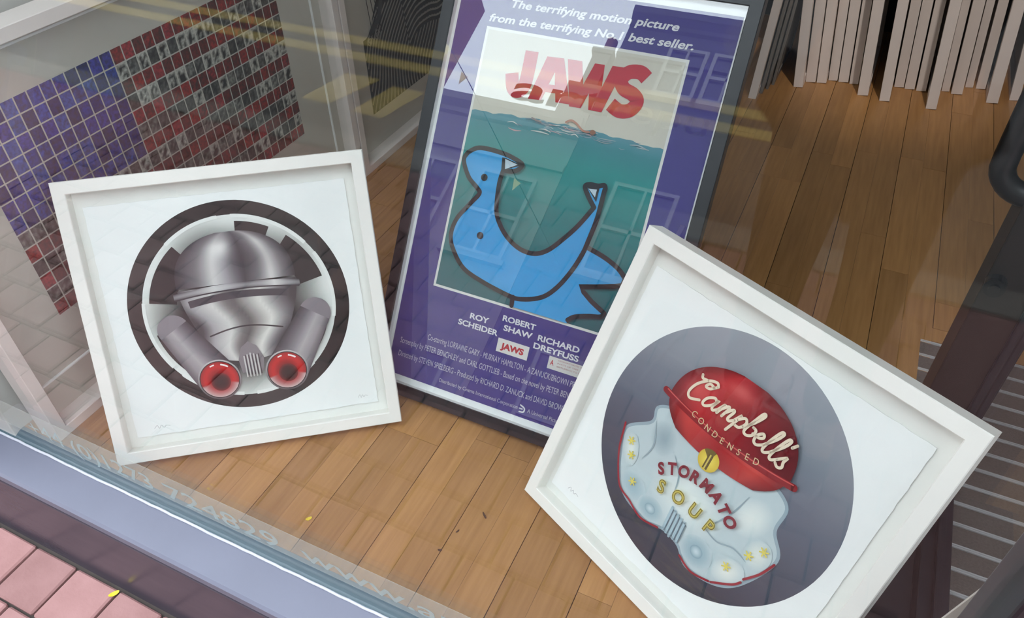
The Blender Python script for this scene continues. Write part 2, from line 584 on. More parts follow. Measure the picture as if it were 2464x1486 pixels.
tx.text('art', -1.16, 1.31, 0.118, (255, 255, 255), width=0.37, bold=0.022)
tx.text('republic', -0.775, 1.31, 0.118, (255, 255, 255), width=0.64)
flat_text(tx, 'shop_name_lettering', M['vinyl_white'], win, GY - 0.0048)

# corner post at the doorway
cp = MB().box(POST_X0, POST_X1, 0.505, 0.585, PAVE, 2.90).build('trim_4', M['post'], None, bevel=0.004); struct(cp)
# door opened inwards, standing along the end of the display
dr = empty('door_1', (0.40, 0.60, 0)); struct(dr, 'dark glazed shop door standing open beside the window display', 'door')
b = MB()
b.box(-0.034, 0.022, 0.0, 0.72, 0.0, 0.045)
b.box(-0.010, 0.006, 0.0, 0.72, 0.045, 0.062)
b.build('bottom_rail', M['door_paint'], dr, bevel=0.003)
b = MB().box(-0.103, -0.024, 0.68, 0.755, 0.0, 2.02); b.build('lock_stile', M['door_brown'], dr, bevel=0.003)
b = MB().box(-0.026, -0.011, 0.672, 0.745, 0.045, 1.98); b.build('glazing_bead', M['door_paint'], dr, bevel=0.004)
b = MB().box(-0.011, 0.006, 0.677, 0.755, 0.0, 2.02); b.build('edge_strip', M['door_paint'], dr, bevel=0.004)
b = MB().box(-0.034, 0.022, 0.0, 0.07, 0.045, 2.02); b.build('hinge_stile', M['door_paint'], dr, bevel=0.003)
b = MB().box(-0.034, 0.022, 0.07, 0.68, 1.94, 2.02); b.build('top_rail', M['door_paint'], dr, bevel=0.003)
b = MB().box(-0.004, 0.002, 0.06, 0.69, 0.05, 1.95); b.build('pane', M['win_glass'], dr)
# pull handle: D shaped tube on the stile
hp = []
hx, hy = -0.152, 0.70
for z in (1.30, 1.2, 1.0, 0.85, 0.78):
    hp.append((hx, hy, z))
for k in range(1, 9):
    t = k / 8 * math.pi / 2
    hp.append((hx + 0.055 * (1 - math.cos(t)), hy, 0.765 - 0.052 * math.sin(t)))
hp.append((-0.062, hy, 0.713))
top = []
for k in range(8, 0, -1):
    t = k / 8 * math.pi / 2
    top.append((hx + 0.055 * (1 - math.cos(t)), hy, 1.315 + 0.052 * math.sin(t)))
MB().tube([(-0.062, hy, 1.367)] + top + hp, 0.0195, 16).build('pull_handle', M['black_metal'], dr, smooth=True)
lk = MB().tube([(-0.086, 0.683, 0.552), (-0.090, 0.660, 0.556), (-0.091, 0.652, 0.557)], 0.017, 20)
lko = lk.build('lock_cylinder', M['black_metal'], dr, smooth=False)
MB().tube([(-0.0912, 0.651, 0.557), (-0.0914, 0.648, 0.557)], 0.009, 16).build('keyhole', M['black_metal'], lko)

tr5 = MB().box(0.25, 0.365, 0.588, 1.265, -0.004, 0.020).build('trim_5', M['door_paint'], None, bevel=0.003); struct(tr5)
# entrance mat with aluminium strips
em = empty('entrance_mat', (0.9, 1.2, -0.012)); tag(em, 'grey-brown ribbed entrance mat with aluminium strips in the doorway', 'mat')
b = MB().box(MATX0 - 0.9, 0.50, 0.62 - 1.2, MATY1 - 1.2, 0.0, 0.0075); b.build('mat_base', M['mat_fibre'], em)
fm = MB().box(MATX0 - 0.9 + 0.003, 0.49, -0.0225, 0.0225, 0.0075, 0.0125).mesh('fibre_rib', bevel=0.001)
fm.materials.append(M['mat_fibre'])
sm = MB()
sm.box(MATX0 - 0.9 + 0.003, 0.49, -0.0042, -0.0010, 0.0075, 0.0135)
sm.box(MATX0 - 0.9 + 0.003, 0.49, 0.0010, 0.0042, 0.0075, 0.0135)
sm.box(MATX0 - 0.9 + 0.003, 0.49, -0.0042, 0.0042, 0.0075, 0.0100)
sm = sm.mesh('metal_strip'); sm.materials.append(M['alu'])
ys = 1.767
k = 0
while ys > 0.64:
    link('metal_strip', sm, None, em, (0, ys - 1.2, 0))
    if ys > 0.70:
        link('fibre_rib', fm, None, em, (0, ys - 1.2 - 0.0283, 0))
    ys -= 0.0566

# pale pointed card by the post
cdm = MB()
pts = [(0.262, 0.0), (0.300, 0.0), (0.300, 0.50), (0.298, 0.56), (0.294, 0.600), (0.288, 0.618), (0.282, 0.620), (0.277, 0.610), (0.262, 0.520)]
pts = [(x - 0.281, z) for x, z in pts]
n = len(pts)
cdm.v = [(x, 0.0, z) for x, z in pts] + [(x, 0.003, z) for x, z in pts]
cdm.f = [tuple(range(n)), tuple(reversed(range(n, 2 * n)))] + [(i, n + i, n + (i + 1) % n, (i + 1) % n) for i in range(n)]
cd = cdm.build('pointed_card', M['card']); cd.location = (0.281, 0.600, 0.0)
tag(cd, 'pale grey pointed strip of card upright beside the doorway post', 'card')

# ------------------------------------------------------------------ street
pv = MB().box(-6, 6, -1.157, 0.42, PAVE - 0.12, PAVE - 0.012).build('ground_pavement', M['mortar']); struct(pv, 'pink brick pavement outside the shop window', 'pavement')
bx0 = -1.444 - 0.1313 * 11
brick_me = MB().box(-0.0625, 0.0625, -0.0615, 0.0615, -0.04, 0.0).mesh('brick', bevel=0.004, segs=1)
brick_me.materials.append(M['brick'])
ROW = 0.1285
for j in range(12):
    yc = 0.392 - 0.064 - ROW * j - 0.001
    for i in range(-1 if j % 2 else 0, 25):
        x = bx0 + 0.1313 * (i + (0.5 if j % 2 else 0.0)) + 0.0657
        o = link('brick', brick_me, None, pv)
        o.location = (x, yc, PAVE + random.uniform(-0.0025, 0.0))
        o.rotation_euler = (random.uniform(-.008, .008), random.uniform(-.008, .008), random.uniform(-.012, .012))
MB().box(-6, bx0 - 0.002, -1.15, 0.39, PAVE - 0.02, PAVE - 0.002).build('far_paving', M['brick'], pv)
MB().box(bx0 + 0.1313 * 25.0, 6, -1.15, 0.39, PAVE - 0.02, PAVE - 0.004).build('far_paving', M['brick'], pv)
kb = MB()
for i in range(14):
    x = -6.3 + i * 0.9
    MB().box(x + 0.004, x + 0.896, -1.30, -1.157, ROAD - 0.1, PAVE).build('kerb_stone', M['kerbstone'], pv, bevel=0.008)
rd = MB().box(-14, 14, -6.2, -1.30, ROAD - 0.1, ROAD).build('ground_road', M['asphalt']); struct(rd, 'grey asphalt road with double yellow lines', 'road')
MB().box(-9, -0.155, -2.145, -2.055, ROAD, ROAD + 0.004).build('yellow_line', M['yellow_paint'], rd)
MB().box(-9, -0.155, -2.325, -2.235, ROAD, ROAD + 0.004).build('yellow_line', M['yellow_paint'], rd)
MB().poly_plate([(-2.40, -1.58), (-2.24, -1.58), (-2.16, -1.90), (-2.36, -1.90)], ROAD, ROAD + 0.004).build('yellow_mark', M['yellow_paint'], rd)
MB().poly_plate([(-2.10, -1.56), (-1.93, -1.56), (-1.88, -1.86), (-2.06, -1.86)], ROAD, ROAD + 0.004).build('yellow_mark', M['yellow_paint'], rd)
MB().box(-14, 14, -7.0, -6.2, PAVE - 0.2, PAVE).build('ground_far_pavement', M['kerbstone']); struct(bpy.data.objects['ground_far_pavement'])

def house(name, x0, x1, h, m, label, wins, cornice=True, roof_h=0.0):
    t = empty(name, ((x0 + x1) / 2, -7.0, PAVE))
    cx = (x0 + x1) / 2
    MB().box(x0 - cx, x1 - cx, -3.0, 0, 0, h - PAVE).build('wall', m, t)
    if cornice:
        MB().prism([(0, h - PAVE - 0.34), (0.05, h - PAVE - 0.30), (0.06, h - PAVE - 0.22), (0.16, h - PAVE - 0.12), (0.18, h - PAVE), (0, h - PAVE)], x0 - cx, x1 - cx).build('cornice', m, t)
        MB().box(x0 - cx, x1 - cx, 0, 0.06, h - PAVE - 1.0, h - PAVE - 0.86).build('string_course', m, t)
    for wx, wz, ww, wh in wins:
        f = MB()
        a0, a1, b0, b1 = wx - cx - ww / 2, wx - cx + ww / 2, wz - PAVE, wz - PAVE + wh
        for q in ((a0, a0 + .06, b0, b1), (a1 - .06, a1, b0, b1), (a0 + .06, a1 - .06, b0, b0 + .07), (a0 + .06, a1 - .06, b1 - .06, b1), (a0 + .06, a1 - .06, (b0 + b1) / 2 - .03, (b0 + b1) / 2 + .03), ((a0 + a1) / 2 - .02, (a0 + a1) / 2 + .02, b0 + .07, b1 - .06)):
            f.box(q[0], q[1], 0.0, 0.07, q[2], q[3])
        fo = f.build('window', M['win_frame'], t)
        MB().box(a0 + .05, a1 - .05, 0.0, 0.02, b0 + .05, b1 - .05).build('pane', M['dark_pane'], fo)
        MB().box(a0 - .08, a1 + .08, 0.0, 0.13, b0 - .09, b0).build('window_sill', M['stucco'], fo)
    tag(t, label, 'building')
    return t
h1 = house('terrace_house', -8.4, -3.76, 6.75, M['stucco'], 'cream terraced house across the street with a moulded cornice', [(-7.4, 4.0, 0.95, 1.5), (-5.9, 4.0, 0.95, 1.5), (-4.55, 4.0, 0.95, 1.5), (-6.8, 1.0, 1.8, 1.7), (-4.65, 0.2, 0.95, 2.2)])
h2 = house('terrace_house', -3.75, 2.6, 9.2, M['slate'], 'tall slate-grey house across the street, opposite the window', [(-2.60, 7.55, 0.66, 1.0), (-1.86, 7.55, 0.66, 1.0), (-0.4, 7.4, 0.9, 1.2), (1.2, 7.4, 0.9, 1.2), (-2.4, 4.2, 1.0, 1.6), (-0.6, 4.2, 1.0, 1.6), (1.3, 4.2, 1.0, 1.6), (-2.2, 1.0, 1.6, 1.9), (0.6, 1.0, 2.0, 1.9)])
h3 = house('terrace_house', -14.0, -8.42, 11.5, M['red_brick'], 'tall red brick house across the street at the left end', [(-9.4, 6.6, 1.0, 1.6), (-11.4, 6.6, 1.0, 1.6), (-9.4, 3.6, 1.0, 1.6), (-11.4, 3.6, 1.0, 1.6), (-10.4, 0.8, 2.4, 1.9)])
h4 = house('terrace_house', 2.6, 14.0, 8.4, M['stucco'], 'cream house across the street at the right end', [(3.8, 4.2, 1.0, 1.6), (6.0, 4.2, 1.0, 1.6), (8.2, 4.2, 1.0, 1.6), (5.0, 0.8, 2.6, 1.9)])
hx1 = (-8.4 - 3.76) / 2
cho = MB().box(-0.15, 0.15, -0.2, 0.2, 0.0, 1.50).box(-0.19, 0.19, -0.24, 0.24, 1.50, 1.60).build('chimney', M['slate'], h1)
cho.location = (-4.02 - hx1, -0.25, 6.75 - PAVE)
MB().tube([(0, 0, 1.60), (0, 0, 1.70), (0, 0, 1.98)], 0.10, 12).build('chimney_pot', M['red_brick'], cho)
chb = MB().box(-0.34, 0.24, -0.25, 0.25, 0.0, 0.80).build('chimney_breast', M['stucco'], h1)
chb.location = (-4.0 - hx1, -0.25, 6.75 - PAVE)
# bunting strung over the street
bt = empty('bunting_string', (-6.3, -4.5, 6.0)); tag(bt, 'string of small pennant flags hung over the street', 'bunting')
key = [(-9.0, -6.99, 8.6), (-5.6, -4.6, 6.3), (-4.45, -4.5, 5.17), (-3.2, -6.93, 4.2)]
sp = []
for q0, q1 in zip(key, key[1:]):
    for k in range(8):
        t = k / 8
        sp.append(tuple(q0[i] * (1 - t) + q1[i] * t - (-6.3, -4.5, 6.0)[i] for i in range(3)))
sp.append(tuple(key[-1][i] - (-6.3, -4.5, 6.0)[i] for i in range(3)))
MB().tube(sp, 0.006, 6).build('cord', M['black_metal'], bt)
for i in (4, 8, 12, 15, 20):
    x, y, z = sp[i]
    q = MB(); q.v = [(x - .06, y - .001, z + .03), (x + .06, y - .001, z - .03), (x - .01, y - .001, z - .17), (x - .06, y + .001, z + .03), (x + .06, y + .001, z - .03), (x - .01, y + .001, z - .17)]
    q.f = [(0, 1, 2), (5, 4, 3), (0, 3, 4, 1), (1, 4, 5, 2), (2, 5, 3, 0)]
    q.build('pennant', M['yellow_paint'], bt)

# ------------------------------------------------------------------ framed pictures
def frame_matrix(x, y, yaw, lean, depth):
    e = Vector((math.cos(yaw), math.sin(yaw), 0)); n = Vector((-math.sin(yaw), math.cos(yaw), 0))
    u = Vector((0, 0, math.cos(lean))) + n * math.sin(lean)
    f = e.cross(u)
    o = Vector((x, y, depth * math.sin(lean)))
    return Matrix(((e.x, u.x, f.x, o.x), (e.y, u.y, f.y, o.y), (e.z, u.z, f.z, o.z), (0, 0, 0, 1)))

def ring_mesh(w, h, face, depth, name, bev=0.0015):
    """mitred box moulding; front face at z=0, back at z=-depth; local x right, y up"""
    prof = [(0.0, -depth), (0.0, -bev), (bev, 0.0), (face - bev, 0.0), (face, -bev), (face, -depth)]
    me = bpy.data.meshes.new(name)
    vs = []; fs = []
    for ins, z in prof:
        vs += [(ins, ins, z), (w - ins, ins, z), (w - ins, h - ins, z), (ins, h - ins, z)]
    k = len(prof)
    for i in range(k):
        j = (i + 1) % k
        for c in range(4):
            d = (c + 1) % 4
            fs.append((i * 4 + c, i * 4 + d, j * 4 + d, j * 4 + c))
    me.from_pydata(vs, [], fs)
    bm = bmesh.new(); bm.from_mesh(me); bmesh.ops.recalc_face_normals(bm, faces=bm.faces); bm.to_mesh(me); bm.free()
    return me

def deckle(x0, x1, y0, y1, amp):
    pts = []
    n = 40
    for i in range(n): pts.append((x0 + (x1 - x0) * i / n, y0 + random.uniform(-amp, amp)))
    for i in range(n): pts.append((x1 + random.uniform(-amp, amp), y0 + (y1 - y0) * i / n))
    for i in range(n): pts.append((x1 - (x1 - x0) * i / n, y1 + random.uniform(-amp, amp)))
    for i in range(n): pts.append((x0 + random.uniform(-amp, amp), y1 - (y1 - y0) * i / n))
    return pts

def strut(t, w, h, lean, depth):
    """easel leg behind the picture, foot on the floor"""
    # in local coords: hinge point on the back at height hh, leg goes down to the floor behind
    hh = h * 0.62
    inv = t.matrix_world.inverted()
    hinge = t.matrix_world @ Vector((w / 2, hh, -depth - 0.004))
    back = (t.matrix_world.to_3x3() @ Vector((0, 0, -1))); back.z = 0; back.normalize()
    foot = Vector((hinge.x, hinge.y, 0.004)) + back * 0.10
    a, b2 = inv @ hinge, inv @ foot
    m = MB()
    d = 0.03
    vs = [(a.x - d, a.y, a.z), (a.x + d, a.y, a.z), (b2.x + d, b2.y, b2.z), (b2.x - d, b2.y, b2.z)]
    m.v = [(x, y, z) for x, y, z in vs] + [(x, y + 0.004, z - 0.002) for x, y, z in vs]
    m.f = [(0, 1, 2, 3), (7, 6, 5, 4), (0, 4, 5, 1), (1, 5, 6, 2), (2, 6, 7, 3), (3, 7, 4, 0)]
    return m.build('easel_leg', M['black_wood'], t)

def framed(name, x, y, yaw, lean, w, h, face, depth, frame_m, label, spacer=None):
    t = empty(name)
    t.matrix_world = frame_matrix(x, y, yaw, lean, depth)
    tag(t, label, 'picture')
    fo = link('frame', ring_mesh(w, h, face, depth, 'frame'), frame_m, t)
    return t

# ---- left white frame -------------------------------------------------------
WF = 0.6375
tl = framed('framed_print', -1.2653, 0.5572, 0.6383, 0.4834, WF, WF - 0.004, 0.027, 0.045, M['white_paint'], 'square white box frame at left, chrome dome with two red-lensed canisters on black ring')
bpy.context.view_layer.update()
def box_inside(t, w, h, face, rec, paper, pm, glass_z=-0.006):
    MB().box(face - 0.001, w - face + 0.001, face - 0.001, h - face + 0.001, -rec - 0.006, -rec).build('mount_board', M['mount'], t)
    po = None
    if paper:
        m = MB().poly_plate(deckle(*paper, 0.0009), -rec + 0.0012, -rec + 0.0034)
        po = m.build('paper_sheet', pm, t)
    g = MB(); g.v = [(face, face, glass_z), (w - face, face, glass_z), (w - face, h - face, glass_z), (face, h - face, glass_z)]; g.f = [(0, 1, 2, 3)]
    g.build('glass', M['pic_glass'], t)
    return po
pl = box_inside(tl, WF, WF - 0.004, 0.027, 0.030, (0.045, 0.589, 0.050, 0.575), M['paper'])
strut(tl, WF, WF, 0.4834, 0.045)

CH = [(0.0, (58, 54, 60)), (0.18, (120, 114, 118)), (0.32, (212, 208, 206)), (0.42, (168, 162, 166)), (0.58, (70, 66, 72)), (0.70, (128, 122, 126)), (0.80, (220, 214, 212)), (0.9, (120, 114, 118)), (1.0, (52, 50, 56))]
Z0 = -0.030 + 0.0034
pr = Print(Z0)
CX, CY = 0.322, 0.320
# sprayed ring
pr.disc(CX, CY, 0.2375, 0.2375, lambda t, a: mixc((28, 32, 32), (42, 46, 46), 0.5 + 0.5 * math.sin(a * 3)), rings=1, seg=96, r0=0.868)
pr.disc(CX, CY, 0.2062, 0.2062, lambda t, a: ramp([(0, (40, 40, 42)), (0.55, (44, 44, 46)), (0.80, (148, 150, 146)), (0.95, (214, 216, 212)), (1.0, (226, 227, 224))], t + 0.05 * math.sin(5 * a + 1)), rings=24, seg=96)
# dark sprayed patches and a thin broken circle inside the ring
for a0, a1, q0 in ((62, 84, .76), (128, 170, .70), (14, 50, .72), (192, 222, .74), (300, 338, .72)):
    pr.disc(CX, CY, 0.192, 0.192, lambda t, a: (36, 36, 38), rings=1, seg=14, r0=q0, a0=R(a0), a1=R(a1))
for a0, a1 in ((94, 130), (38, 86), (-14, 30), (170, 215), (222, 262), (270, 312)):
    pr.disc(CX, CY, 0.2075, 0.2075, (232, 233, 230), rings=1, seg=20, r0=0.962, a0=R(a0), a1=R(a1))
pr.build('ring_print', M['ink'], pl)
# chrome shapes
pr = Print(Z0 + 0.0022)
def tubecol(u):
    return ramp([(0, (92, 86, 92)), (0.2, (150, 142, 146)), (0.42, (176, 168, 170)), (0.6, (140, 132, 138)), (0.85, (92, 86, 92)), (1.0, (64, 60, 66))], u)
# face block under the dome: a plain tapering chrome shell
def shell(u, v):
    hw = 0.128 - 0.062 * v ** 1.6
    return (0.324 + (2 * u - 1) * hw, 0.372 - 0.165 * v - 0.012 * (1 - (2 * u - 1) ** 2) * v)
pr.grid(shell, lambda u, v: ramp([(0, (70, 66, 70)), (0.12, (168, 162, 164)), (0.3, (214, 210, 206)), (0.42, (120, 114, 114)), (0.5, (96, 92, 92)), (0.58, (150, 144, 142)), (0.72, (222, 218, 212)), (0.88, (120, 114, 118)), (1, (60, 58, 62))], u + 0.06 * math.sin(9 * v)), 40, 20)
# smooth curved seam across the shell
pr.stroke(smooth_path([(0.246, 0.262), (0.285, 0.272), (0.324, 0.276), (0.362, 0.272), (0.404, 0.262)]), 0.0035, (58, 54, 58))
# dome
def dome(u, v):
    hw = 0.128 * math.sqrt(max(0.0, 1 - (v * 0.985) ** 2.6))
    return (0.323 + (2 * u - 1) * hw, 0.376 + 0.114 * v)
def domecol(u, v):
    c = ramp(CH, u)
    hi = math.exp(-((u - 0.40) / 0.10) ** 2 - ((v - 0.70) / 0.20) ** 2)
    dk = math.exp(-((u - 0.62) / 0.16) ** 2 - ((v - 0.45) / 0.30) ** 2)
    c = mixc(c, (244, 240, 236), 0.8 * hi)
    c = mixc(c, (58, 54, 60), 0.55 * dk)
    return mixc(c, (112, 106, 110), 0.7 * max(0, v - 0.75) / 0.25)
pr.grid(dome, domecol, 48, 30)
# brim
pr.grid(lambda u, v: (0.186 + 0.272 * u, 0.362 + 0.014 * v - 0.010 * (2 * u - 1) ** 2), lambda u, v: mixc(ramp(CH, u), (210, 206, 206), 0.5 * math.sin(math.pi * v)), 40, 6)
pr.stroke([(0.188 + 0.268 * k / 20, 0.3615 - 0.010 * (0.1 * k - 1) ** 2) for k in range(21)], 0.003, (60, 56, 62), cap=False)
pr.stroke([(0.215 + 0.215 * k / 20, 0.349 - 0.010 * (0.1 * k - 1) ** 2) for k in range(21)], 0.016, (70, 66, 72), cap=False)
# two canisters
for (sx, sy), (ex, ey), rr in (((0.172, 0.287), (0.247, 0.160), 0.047), ((0.480, 0.285), (0.397, 0.160), 0.0475)):
    dx, dy = ex - sx, ey - sy
    d = math.hypot(dx, dy); nx, ny = -dy / d, dx / d
    r1 = rr * 0.74
    sgn = 1 if sx < 0.3 else -1
    pr.disc(sx, sy, r1, r1, (134, 126, 132), rings=1, seg=32)
    pr.grid(lambda u, v: (sx + dx * v + nx * (2 * u - 1) * (r1 + (rr - r1) * v), sy + dy * v + ny * (2 * u - 1) * (r1 + (rr - r1) * v)),
            lambda u, v: tubecol(u if sgn > 0 else 1 - u), 24, 4)
    pr.disc(ex, ey, rr, rr, lambda t, a: ramp([(0, (90, 84, 88)), (1, (196, 190, 190))], 0.5 + 0.5 * math.sin(a)), rings=1, seg=40)
    pr.disc(ex, ey, rr * 0.93, rr * 0.93, (40, 34, 36), rings=1, seg=40)
    pr.disc(ex, ey, rr * 0.89, rr * 0.89, lambda t, a: ramp([(0, (70, 10, 12)), (0.45, (150, 18, 20)), (0.75, (206, 34, 32)), (1, (150, 30, 30))], t) if math.sin(a) > -0.35 else mixc((214, 208, 206), (160, 24, 24), min(1, (1.1 - t) * 1.6)), rings=10, seg=48)
    pr.disc(ex + 0.002, ey - 0.006, rr * 0.45, rr * 0.45, lambda t, a: ramp([(0, (26, 18, 18)), (0.7, (60, 16, 16)), (1, (120, 26, 26))], t), rings=6, seg=32)
    pr.disc(ex, ey, rr * 0.80, rr * 0.80, (246, 232, 230), rings=1, seg=8, r0=0.90, a0=R(50), a1=R(78))
    pr.disc(ex, ey, rr * 0.80, rr * 0.80, (246, 232, 230), rings=1, seg=8, r0=0.92, a0=R(100), a1=R(116))
# ribbed vent between the canisters
pr.poly([(0.300, 0.168), (0.347, 0.168), (0.352, 0.200), (0.340, 0.228), (0.323, 0.240), (0.306, 0.228), (0.296, 0.200)], (132, 124, 128))
for k in range(5):
    x = 0.309 + 0.0072 * k
    pr.stroke([(x, 0.158), (x, 0.212 - 0.003 * abs(k - 2))], 0.0030, (206, 200, 198))
    pr.stroke([(x + 0.0034, 0.162), (x + 0.0034, 0.208)], 0.0022, (74, 68, 74))
pr.build('chrome_print', M['ink'], pl)
pr = Print(Z0)
def scribble(pr, x, y, w, rgb):
    pr.stroke(smooth_path([(x, y), (x + .2 * w, y + .007), (x + .3 * w, y - .001), (x + .45 * w, y + .006), (x + .6 * w, y), (x + .75 * w, y + .004), (x + w, y + .002)], 4), 0.0007, rgb, cap=False)
scribble(pr, 0.085, 0.066, 0.035, (150, 150, 150))
pr.build('pencil_signature', M['ink'], pl)
pr = Print(Z0); scribble(pr, 0.545, 0.066, 0.022, (170, 170, 170)); pr.build('edition_number', M['ink'], pl)

# ---- right white frame ------------------------------------------------------
trf = framed('framed_print', -0.4109, 0.8838, -0.4587, 0.4918, WF + 0.006, WF + 0.001, 0.027, 0.045, M['white_paint'], 'square white box frame at right, grey disc with red dome lettered in cream script')
bpy.context.view_layer.update()
pp = box_inside(trf, WF + 0.006, WF + 0.001, 0.027, 0.030, (0.038, 0.592, 0.047, 0.573), M['paper'])
strut(trf, WF, WF, 0.4918, 0.045)
pr = Print(Z0)
cx, cy, rr = 0.318, 0.322, 0.2465
def discgrad(t, a):
    y = t * math.sin(a)
    c = ramp([(-1, (44, 48, 60)), (-0.5, (64, 69, 84)), (0.0, (92, 97, 112)), (0.6, (138, 142, 152)), (1.0, (156, 158, 166))], y)
    return c
pr.disc(cx, cy, rr, rr, discgrad, rings=24, seg=96)
# pale folded porcelain body
body = smooth_path([(0.176, 0.345), (0.178, 0.312), (0.136, 0.268), (0.150, 0.215), (0.172, 0.172), (0.205, 0.147), (0.262, 0.140), (0.300, 0.152), (0.338, 0.148), (0.372, 0.126), (0.430, 0.140), (0.468, 0.178), (0.496, 0.258), (0.468, 0.300), (0.462, 0.350), (0.40, 0.370), (0.30, 0.372), (0.22, 0.366)], 8, True)
pr.poly(body, (188, 202, 206))
pr.stroke(body + [body[0]], 0.0060, (150, 168, 178), cap=False)
def blob(cx_, cy_, rx, ry, c0, c1, rot=0.0):
    pr.grid(lambda u, v: (cx_ + v * (rx * math.cos(2 * math.pi * u) * math.cos(rot) - ry * math.sin(2 * math.pi * u) * math.sin(rot)), cy_ + v * (rx * math.cos(2 * math.pi * u) * math.sin(rot) + ry * math.sin(2 * math.pi * u) * math.cos(rot))),
            lambda u, v: mixc(c0, c1, v ** 1.5), 28, 8)
PB = (188, 202, 206)
blob(0.310, 0.235, 0.085, 0.070, (222, 228, 226), PB)
blob(0.215, 0.300, 0.030, 0.036, (150, 168, 176), PB, 0.4)
blob(0.425, 0.290, 0.034, 0.044, (226, 230, 226), PB, -0.5)
blob(0.206, 0.178, 0.034, 0.026, (158, 182, 192), PB, -0.3)
blob(0.258, 0.166, 0.030, 0.024, (140, 168, 180), PB)
blob(0.258, 0.166, 0.012, 0.010, (196, 212, 216), (132, 160, 172))
blob(0.374, 0.164, 0.034, 0.030, (138, 166, 178), PB)
blob(0.374, 0.165, 0.013, 0.012, (196, 212, 216), (130, 158, 170))
blob(0.438, 0.178, 0.034, 0.024, (228, 230, 224), PB, 0.8)
blob(0.466, 0.242, 0.024, 0.030, (222, 226, 220), PB, -0.2)
blob(0.166, 0.238, 0.018, 0.034, (220, 226, 222), PB, 0.4)
for path in ([(0.250, 0.290), (0.276, 0.262), (0.284, 0.228)], [(0.404, 0.320), (0.392, 0.270), (0.366, 0.214)], [(0.186, 0.320), (0.204, 0.276), (0.196, 0.238)], [(0.362, 0.216), (0.395, 0.210), (0.426, 0.222), (0.456, 0.218)]):
    pr.stroke(smooth_path(path), 0.0032, (148, 166, 174), taper=True)
# ribs at the foot
for k in range(5):
    x = 0.296 + 0.0085 * k
    pr.stroke([(x, 0.203 - 0.002 * k), (x + 0.003, 0.150 + 0.002 * abs(k - 2))], 0.0052, (168, 190, 200))
    pr.stroke([(x + 0.004, 0.200 - 0.002 * k), (x + 0.0065, 0.153)], 0.0020, (96, 116, 128))
# red trim lines
RED = (150, 32, 46)
for path in ([(0.131, 0.276), (0.143, 0.226), (0.158, 0.194)], [(0.158, 0.194), (0.182, 0.160), (0.214, 0.150), (0.250, 0.138), (0.290, 0.148)], [(0.352, 0.136), (0.384, 0.127), (0.420, 0.138)], [(0.424, 0.140), (0.456, 0.166), (0.467, 0.182)], [(0.468, 0.190), (0.486, 0.220), (0.497, 0.252)]):
    pr.stroke(smooth_path(path), 0.0042, RED)
# gold florets
for fx, fy in ((0.160, 0.254), (0.174, 0.230), (0.202, 0.187), (0.455, 0.233), (0.473, 0.258), (0.433, 0.187)):
    for a in (0, 60, 120):
        pr.stroke([(fx + 0.008 * math.cos(R(a + 30)), fy + 0.008 * math.sin(R(a + 30))), (fx - 0.008 * math.cos(R(a + 30)), fy - 0.008 * math.sin(R(a + 30)))], 0.0026, (226, 208, 96))
pr.build('porcelain_print', M['ink'], pp)
# red cap
pr = Print(Z0 + 0.0062)
def skirt(u, v):
    s = 2 * u - 1
    return (0.316 + s * (0.128 - 0.040 * v * v), 0.386 - (0.060 - 0.010 * s * s) * v - 0.014 * (1 - s * s) * (1 - v))
pr.grid(skirt, lambda u, v: mixc(ramp([(0, (120, 22, 30)), (0.2, (206, 62, 58)), (0.5, (168, 34, 40)), (0.8, (212, 74, 66)), (1, (130, 24, 32))], u), (96, 14, 22), 0.35 * v), 32, 8)
def cap(u, v):
    hw = 0.131 * math.sqrt(max(0.0, 1 - (v * 0.985) ** 2.4))
    s = 2 * u - 1
    return (0.317 + s * hw, 0.384 + 0.112 * v - 0.012 * (1 - s * s) * (1 - v))
def capcol(u, v):
    c = ramp([(0, (110, 16, 24)), (0.25, (176, 34, 42)), (0.5, (150, 22, 32)), (0.75, (120, 16, 26)), (1, (96, 12, 22))], u)
    h1_ = math.exp(-((u - 0.42) / 0.16) ** 2 - ((v - 0.78) / 0.12) ** 2)
    h2_ = math.exp(-((u - 0.16) / 0.10) ** 2 - ((v - 0.40) / 0.22) ** 2)
    c = mixc(c, (232, 120, 112), 0.65 * h1_)
    return mixc(c, (222, 92, 88), 0.75 * h2_)
pr.grid(cap, capcol, 48, 30)
pr.stroke([(0.176 + 0.282 * k / 24, 0.3865 - 0.013 * (1 - (k / 12 - 1) ** 2)) for k in range(25)], 0.013, (138, 22, 32))
pr.stroke([(0.178 + 0.278 * k / 24, 0.3900 - 0.013 * (1 - (k / 12 - 1) ** 2)) for k in range(25)], 0.0022, (206, 84, 80), cap=False)
# gold medal
pr.disc(0.312, 0.327, 0.0215, 0.0215, lambda t, a: mixc((244, 222, 96), (206, 176, 60), t), rings=4, seg=32)
pr.disc(0.312, 0.327, 0.0215, 0.0215, (112, 92, 40), rings=1, seg=10, a0=R(70), a1=R(140), r0=0.3)
pr.rect(0.307, 0.317, 0.309, 0.339, (96, 78, 34))
pr.rect(0.310, 0.313, 0.309, 0.339, (206, 184, 92))
pr.build('red_cap_print', M['ink'], pp)
